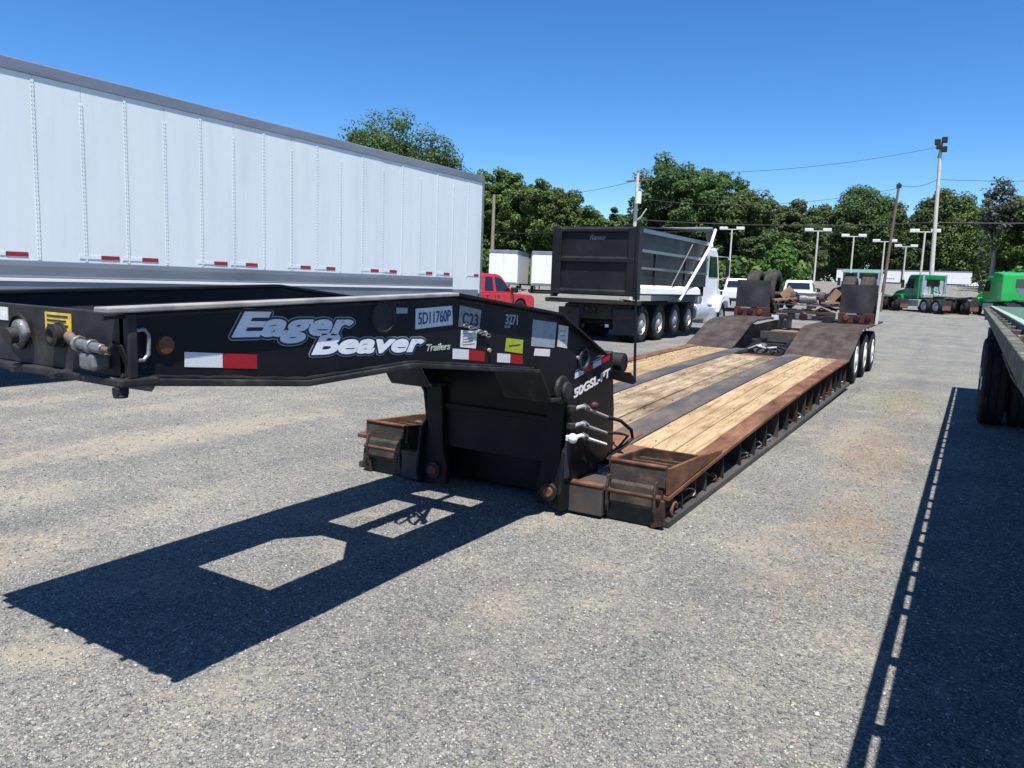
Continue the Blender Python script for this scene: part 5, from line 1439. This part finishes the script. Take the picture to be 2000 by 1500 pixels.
TR = [
    ('oak_tree', 'broad dark oak rising above the white semitrailer roof', -39.3, 105, 22.0, 26, 'round', 'leaf_oak', 1),
    ('oak_tree', 'low dark crown just over the semitrailer roof, left of the broad oak', -42.2, 106, 20.8, 15, 'round', 'leaf_oak', 31),
    ('pine_tree', 'pine at the right foot of the big oak stand', -13.6, 101, 13.0, 6, 'pine', 'leaf_pine', 32),
    ('pine_tree', 'broad pine just left of the second parking lamp', -11.7, 106, 13.2, 7, 'pine', 'leaf_pine', 33),
    ('pine_tree', 'broad pine just right of the second parking lamp', -9.8, 107, 13.0, 7, 'pine', 'leaf_pine', 34),
    ('oak_tree', 'dark shoulder of foliage at the right of the oak over the semitrailer', -36.6, 108, 19.0, 13, 'round', 'leaf_oak', 2),
    ('leafy_tree', 'slim tree with feathery top beside the semitrailer corner', -33.2, 98, 16.4, 6.5, 'tall', 'leaf_mixed', 3),
    ('leafy_tree', 'leafy tree behind the tan wooden pole', -31.3, 97, 15.9, 7, 'tall', 'leaf_mixed', 4),
    ('leafy_tree', 'bright green tree above the small white trailer', -29.3, 94, 14.6, 8, 'round', 'leaf_mixed', 5),
    ('leafy_tree', 'bright green tree between the two small white trailers', -27.3, 93, 12.8, 8, 'round', 'leaf_mixed', 6),
    ('leafy_tree', 'lower yellow green tree left of the dump body', -25.5, 93, 11.2, 7, 'round', 'leaf_young', 7),
    ('leafy_tree', 'small distant tree in the gap above the black tailgate', -23.2, 120, 13.3, 6, 'round', 'leaf_mixed', 8),
    ('oak_tree', 'massive dark oak right of the transformer pole', -19.0, 95, 17.6, 12.5, 'round', 'leaf_oak', 9),
    ('oak_tree', 'right half of the massive oak stand above the dump body', -16.4, 97, 16.8, 10, 'round', 'leaf_oak', 10),
    ('oak_tree', 'lower oak at the right foot of the big oak stand', -14.3, 94, 13.4, 8, 'round', 'leaf_oak', 11),
    ('pine_tree', 'pine left of the bright young tree', -12.9, 103, 13.4, 6, 'pine', 'leaf_pine', 12),
    ('pine_tree', 'pointed pine above the bright young tree', -10.7, 104, 13.7, 6.5, 'pine', 'leaf_pine', 13),
    ('pine_tree', 'pine just left of the third parking lamp', -9.0, 106, 13.0, 6.5, 'pine', 'leaf_pine', 14),
    ('pine_tree', 'pine between the third and fourth parking lamps', -7.8, 108, 13.2, 6, 'pine', 'leaf_pine', 15),
    ('leafy_tree', 'rounded dark tree left of the brown pole', -6.3, 99, 14.4, 7.5, 'round', 'leaf_oak', 16),
    ('pine_tree', 'pine just right of the brown pole', -4.6, 110, 13.3, 6, 'pine', 'leaf_pine', 17),
    ('pine_tree', 'low pine between the brown pole and the pale pole', -3.3, 109, 12.0, 6, 'pine', 'leaf_pine', 18),
    ('leafy_tree', 'dark tree directly behind the pale floodlight pole', -2.1, 99, 13.5, 5.5, 'tall', 'leaf_oak', 19),
    ('pine_tree', 'pine right of the pale floodlight pole', -.6, 97, 12.8, 8, 'pine', 'leaf_mixed', 20),
    ('thin_tree', 'tall thin pale tree with sparse top at the right edge', 1.25, 92, 14.0, 5.2, 'tall', 'leaf_hazy', 21),
    ('leafy_tree', 'full green tree cut by the right edge', 2.9, 94, 12.6, 8, 'round', 'leaf_mixed', 22),
    ('leafy_tree', 'bright light green young tree behind the flip axle', -11.5, 76, 6.6, 5.0, 'pine', 'leaf_young', 23),
]
for nm, lb, deg, d, zt, w, kind, lf, sd in TR:
    if -9.5 < deg < .3:            # these stand behind the trailer on the rise
        zt, w, d = 1.566 + (zt - 1.566) * 222 / d, w * 222 / d * 1.15, 222
    sparse = nm == 'thin_tree'
    tree(nm, lb, deg, d, zt, w, kind, sd, lf, 'bark_pale' if sparse else 'bark', .42 if sparse else (.10 if kind != 'pine' else .06), per=40 if sparse else 165, size=(.135 if kind == 'pine' else .15) * max(1, d / 115), dens=.55 if sparse else 1.0)

def far_woods():
    """the wood behind the single trees, read as one mass"""
    rng = np.random.default_rng(77)
    n = 1500
    dg = rng.uniform(-46, 10, n); d = rng.uniform(110, 150, n)
    win = (dg > -10) & (dg < .8)
    d = np.where(win, 228 + (d - 110) * .5, d)
    z = rng.uniform(0, 1, n) ** .85
    hh = np.interp(dg, [-46, -34, -31, -25.5, -24.3, -22.5, -21.5, -14, -12, 0, 10], [13, 12, 11.5, 8.5, 6.5, 6.5, 12, 12.5, 11.5, 11, 11]) * np.where(win, 1.75, 1.0)
    hh = hh * (1 + .10 * np.sin(dg * 2.3) + .07 * np.sin(dg * 6.1))
    C = np.stack([d * np.sin(np.radians(dg)), d * np.cos(np.radians(dg)), 2.2 + z * hh], 1)
    V, F = leaves(rng, C, np.where(win, 2.6, 1.7) * rng.uniform(.7, 1.3, n), 120, .27, .8)
    o = fast_mesh('far_woods', V, F, 'leaf_pine')
    o['label'] = 'dense dark wood closing the lot behind the nearer trees'
    o['category'] = 'woods'
    o['kind'] = 'stuff'
far_woods()

def undergrowth():
    rng = np.random.default_rng(78)
    n = 420
    dg = rng.uniform(-46, 10, n); d = rng.uniform(86, 104, n)
    C = np.stack([d * np.sin(np.radians(dg)), d * np.cos(np.radians(dg)), 1.2 + rng.uniform(.2, 3.4, n)], 1)
    keep = ~((dg > -10) & (dg < 1.5))
    C = C[keep]
    V, F = leaves(rng, C, np.full(len(C), 1.3) * rng.uniform(.6, 1.3, len(C)), 70, .30, .8)
    o = fast_mesh('undergrowth', V, F, 'leaf_mixed')
    o['label'] = 'tangled bushes along the foot of the tree line'
    o['category'] = 'bushes'
    o['kind'] = 'stuff'
undergrowth()

def dry_weeds():
    rng = np.random.default_rng(5)
    n = 2600
    cx = rng.choice([0, 1, 2], n, p=[.45, .25, .30])
    mx = np.array([-.62, -.55, -.75])[cx]; my = np.array([8.4, 5.6, 12.6])[cx]
    x = mx + rng.normal(0, .22, n); y = my + rng.normal(0, 1.0, n)
    k = (x < .0) & (x > -1.4)
    x, y = x[k], y[k]; n = len(x)
    a = rng.random(n) * 6.283
    L = .025 + .05 * rng.random(n)
    w = .0022
    dx, dy = np.cos(a), np.sin(a)
    tip = np.stack([x + dx * L, y + dy * L, .006 + L * rng.uniform(.05, .5, n)], 1)
    b0 = np.stack([x - dy * w, y + dx * w, np.full(n, .004)], 1)
    b1 = np.stack([x + dy * w, y - dx * w, np.full(n, .004)], 1)
    V = np.stack([b0, b1, tip], 1).reshape(-1, 3)
    o = fast_mesh('dry_weeds', V, np.arange(n * 3).reshape(n, 3), 'board_tan')
    o['label'] = 'dry straw and weeds lying on the gravel beside the flatbed shadow'
    o['category'] = 'weeds'
    o['kind'] = 'stuff'
dry_weeds()
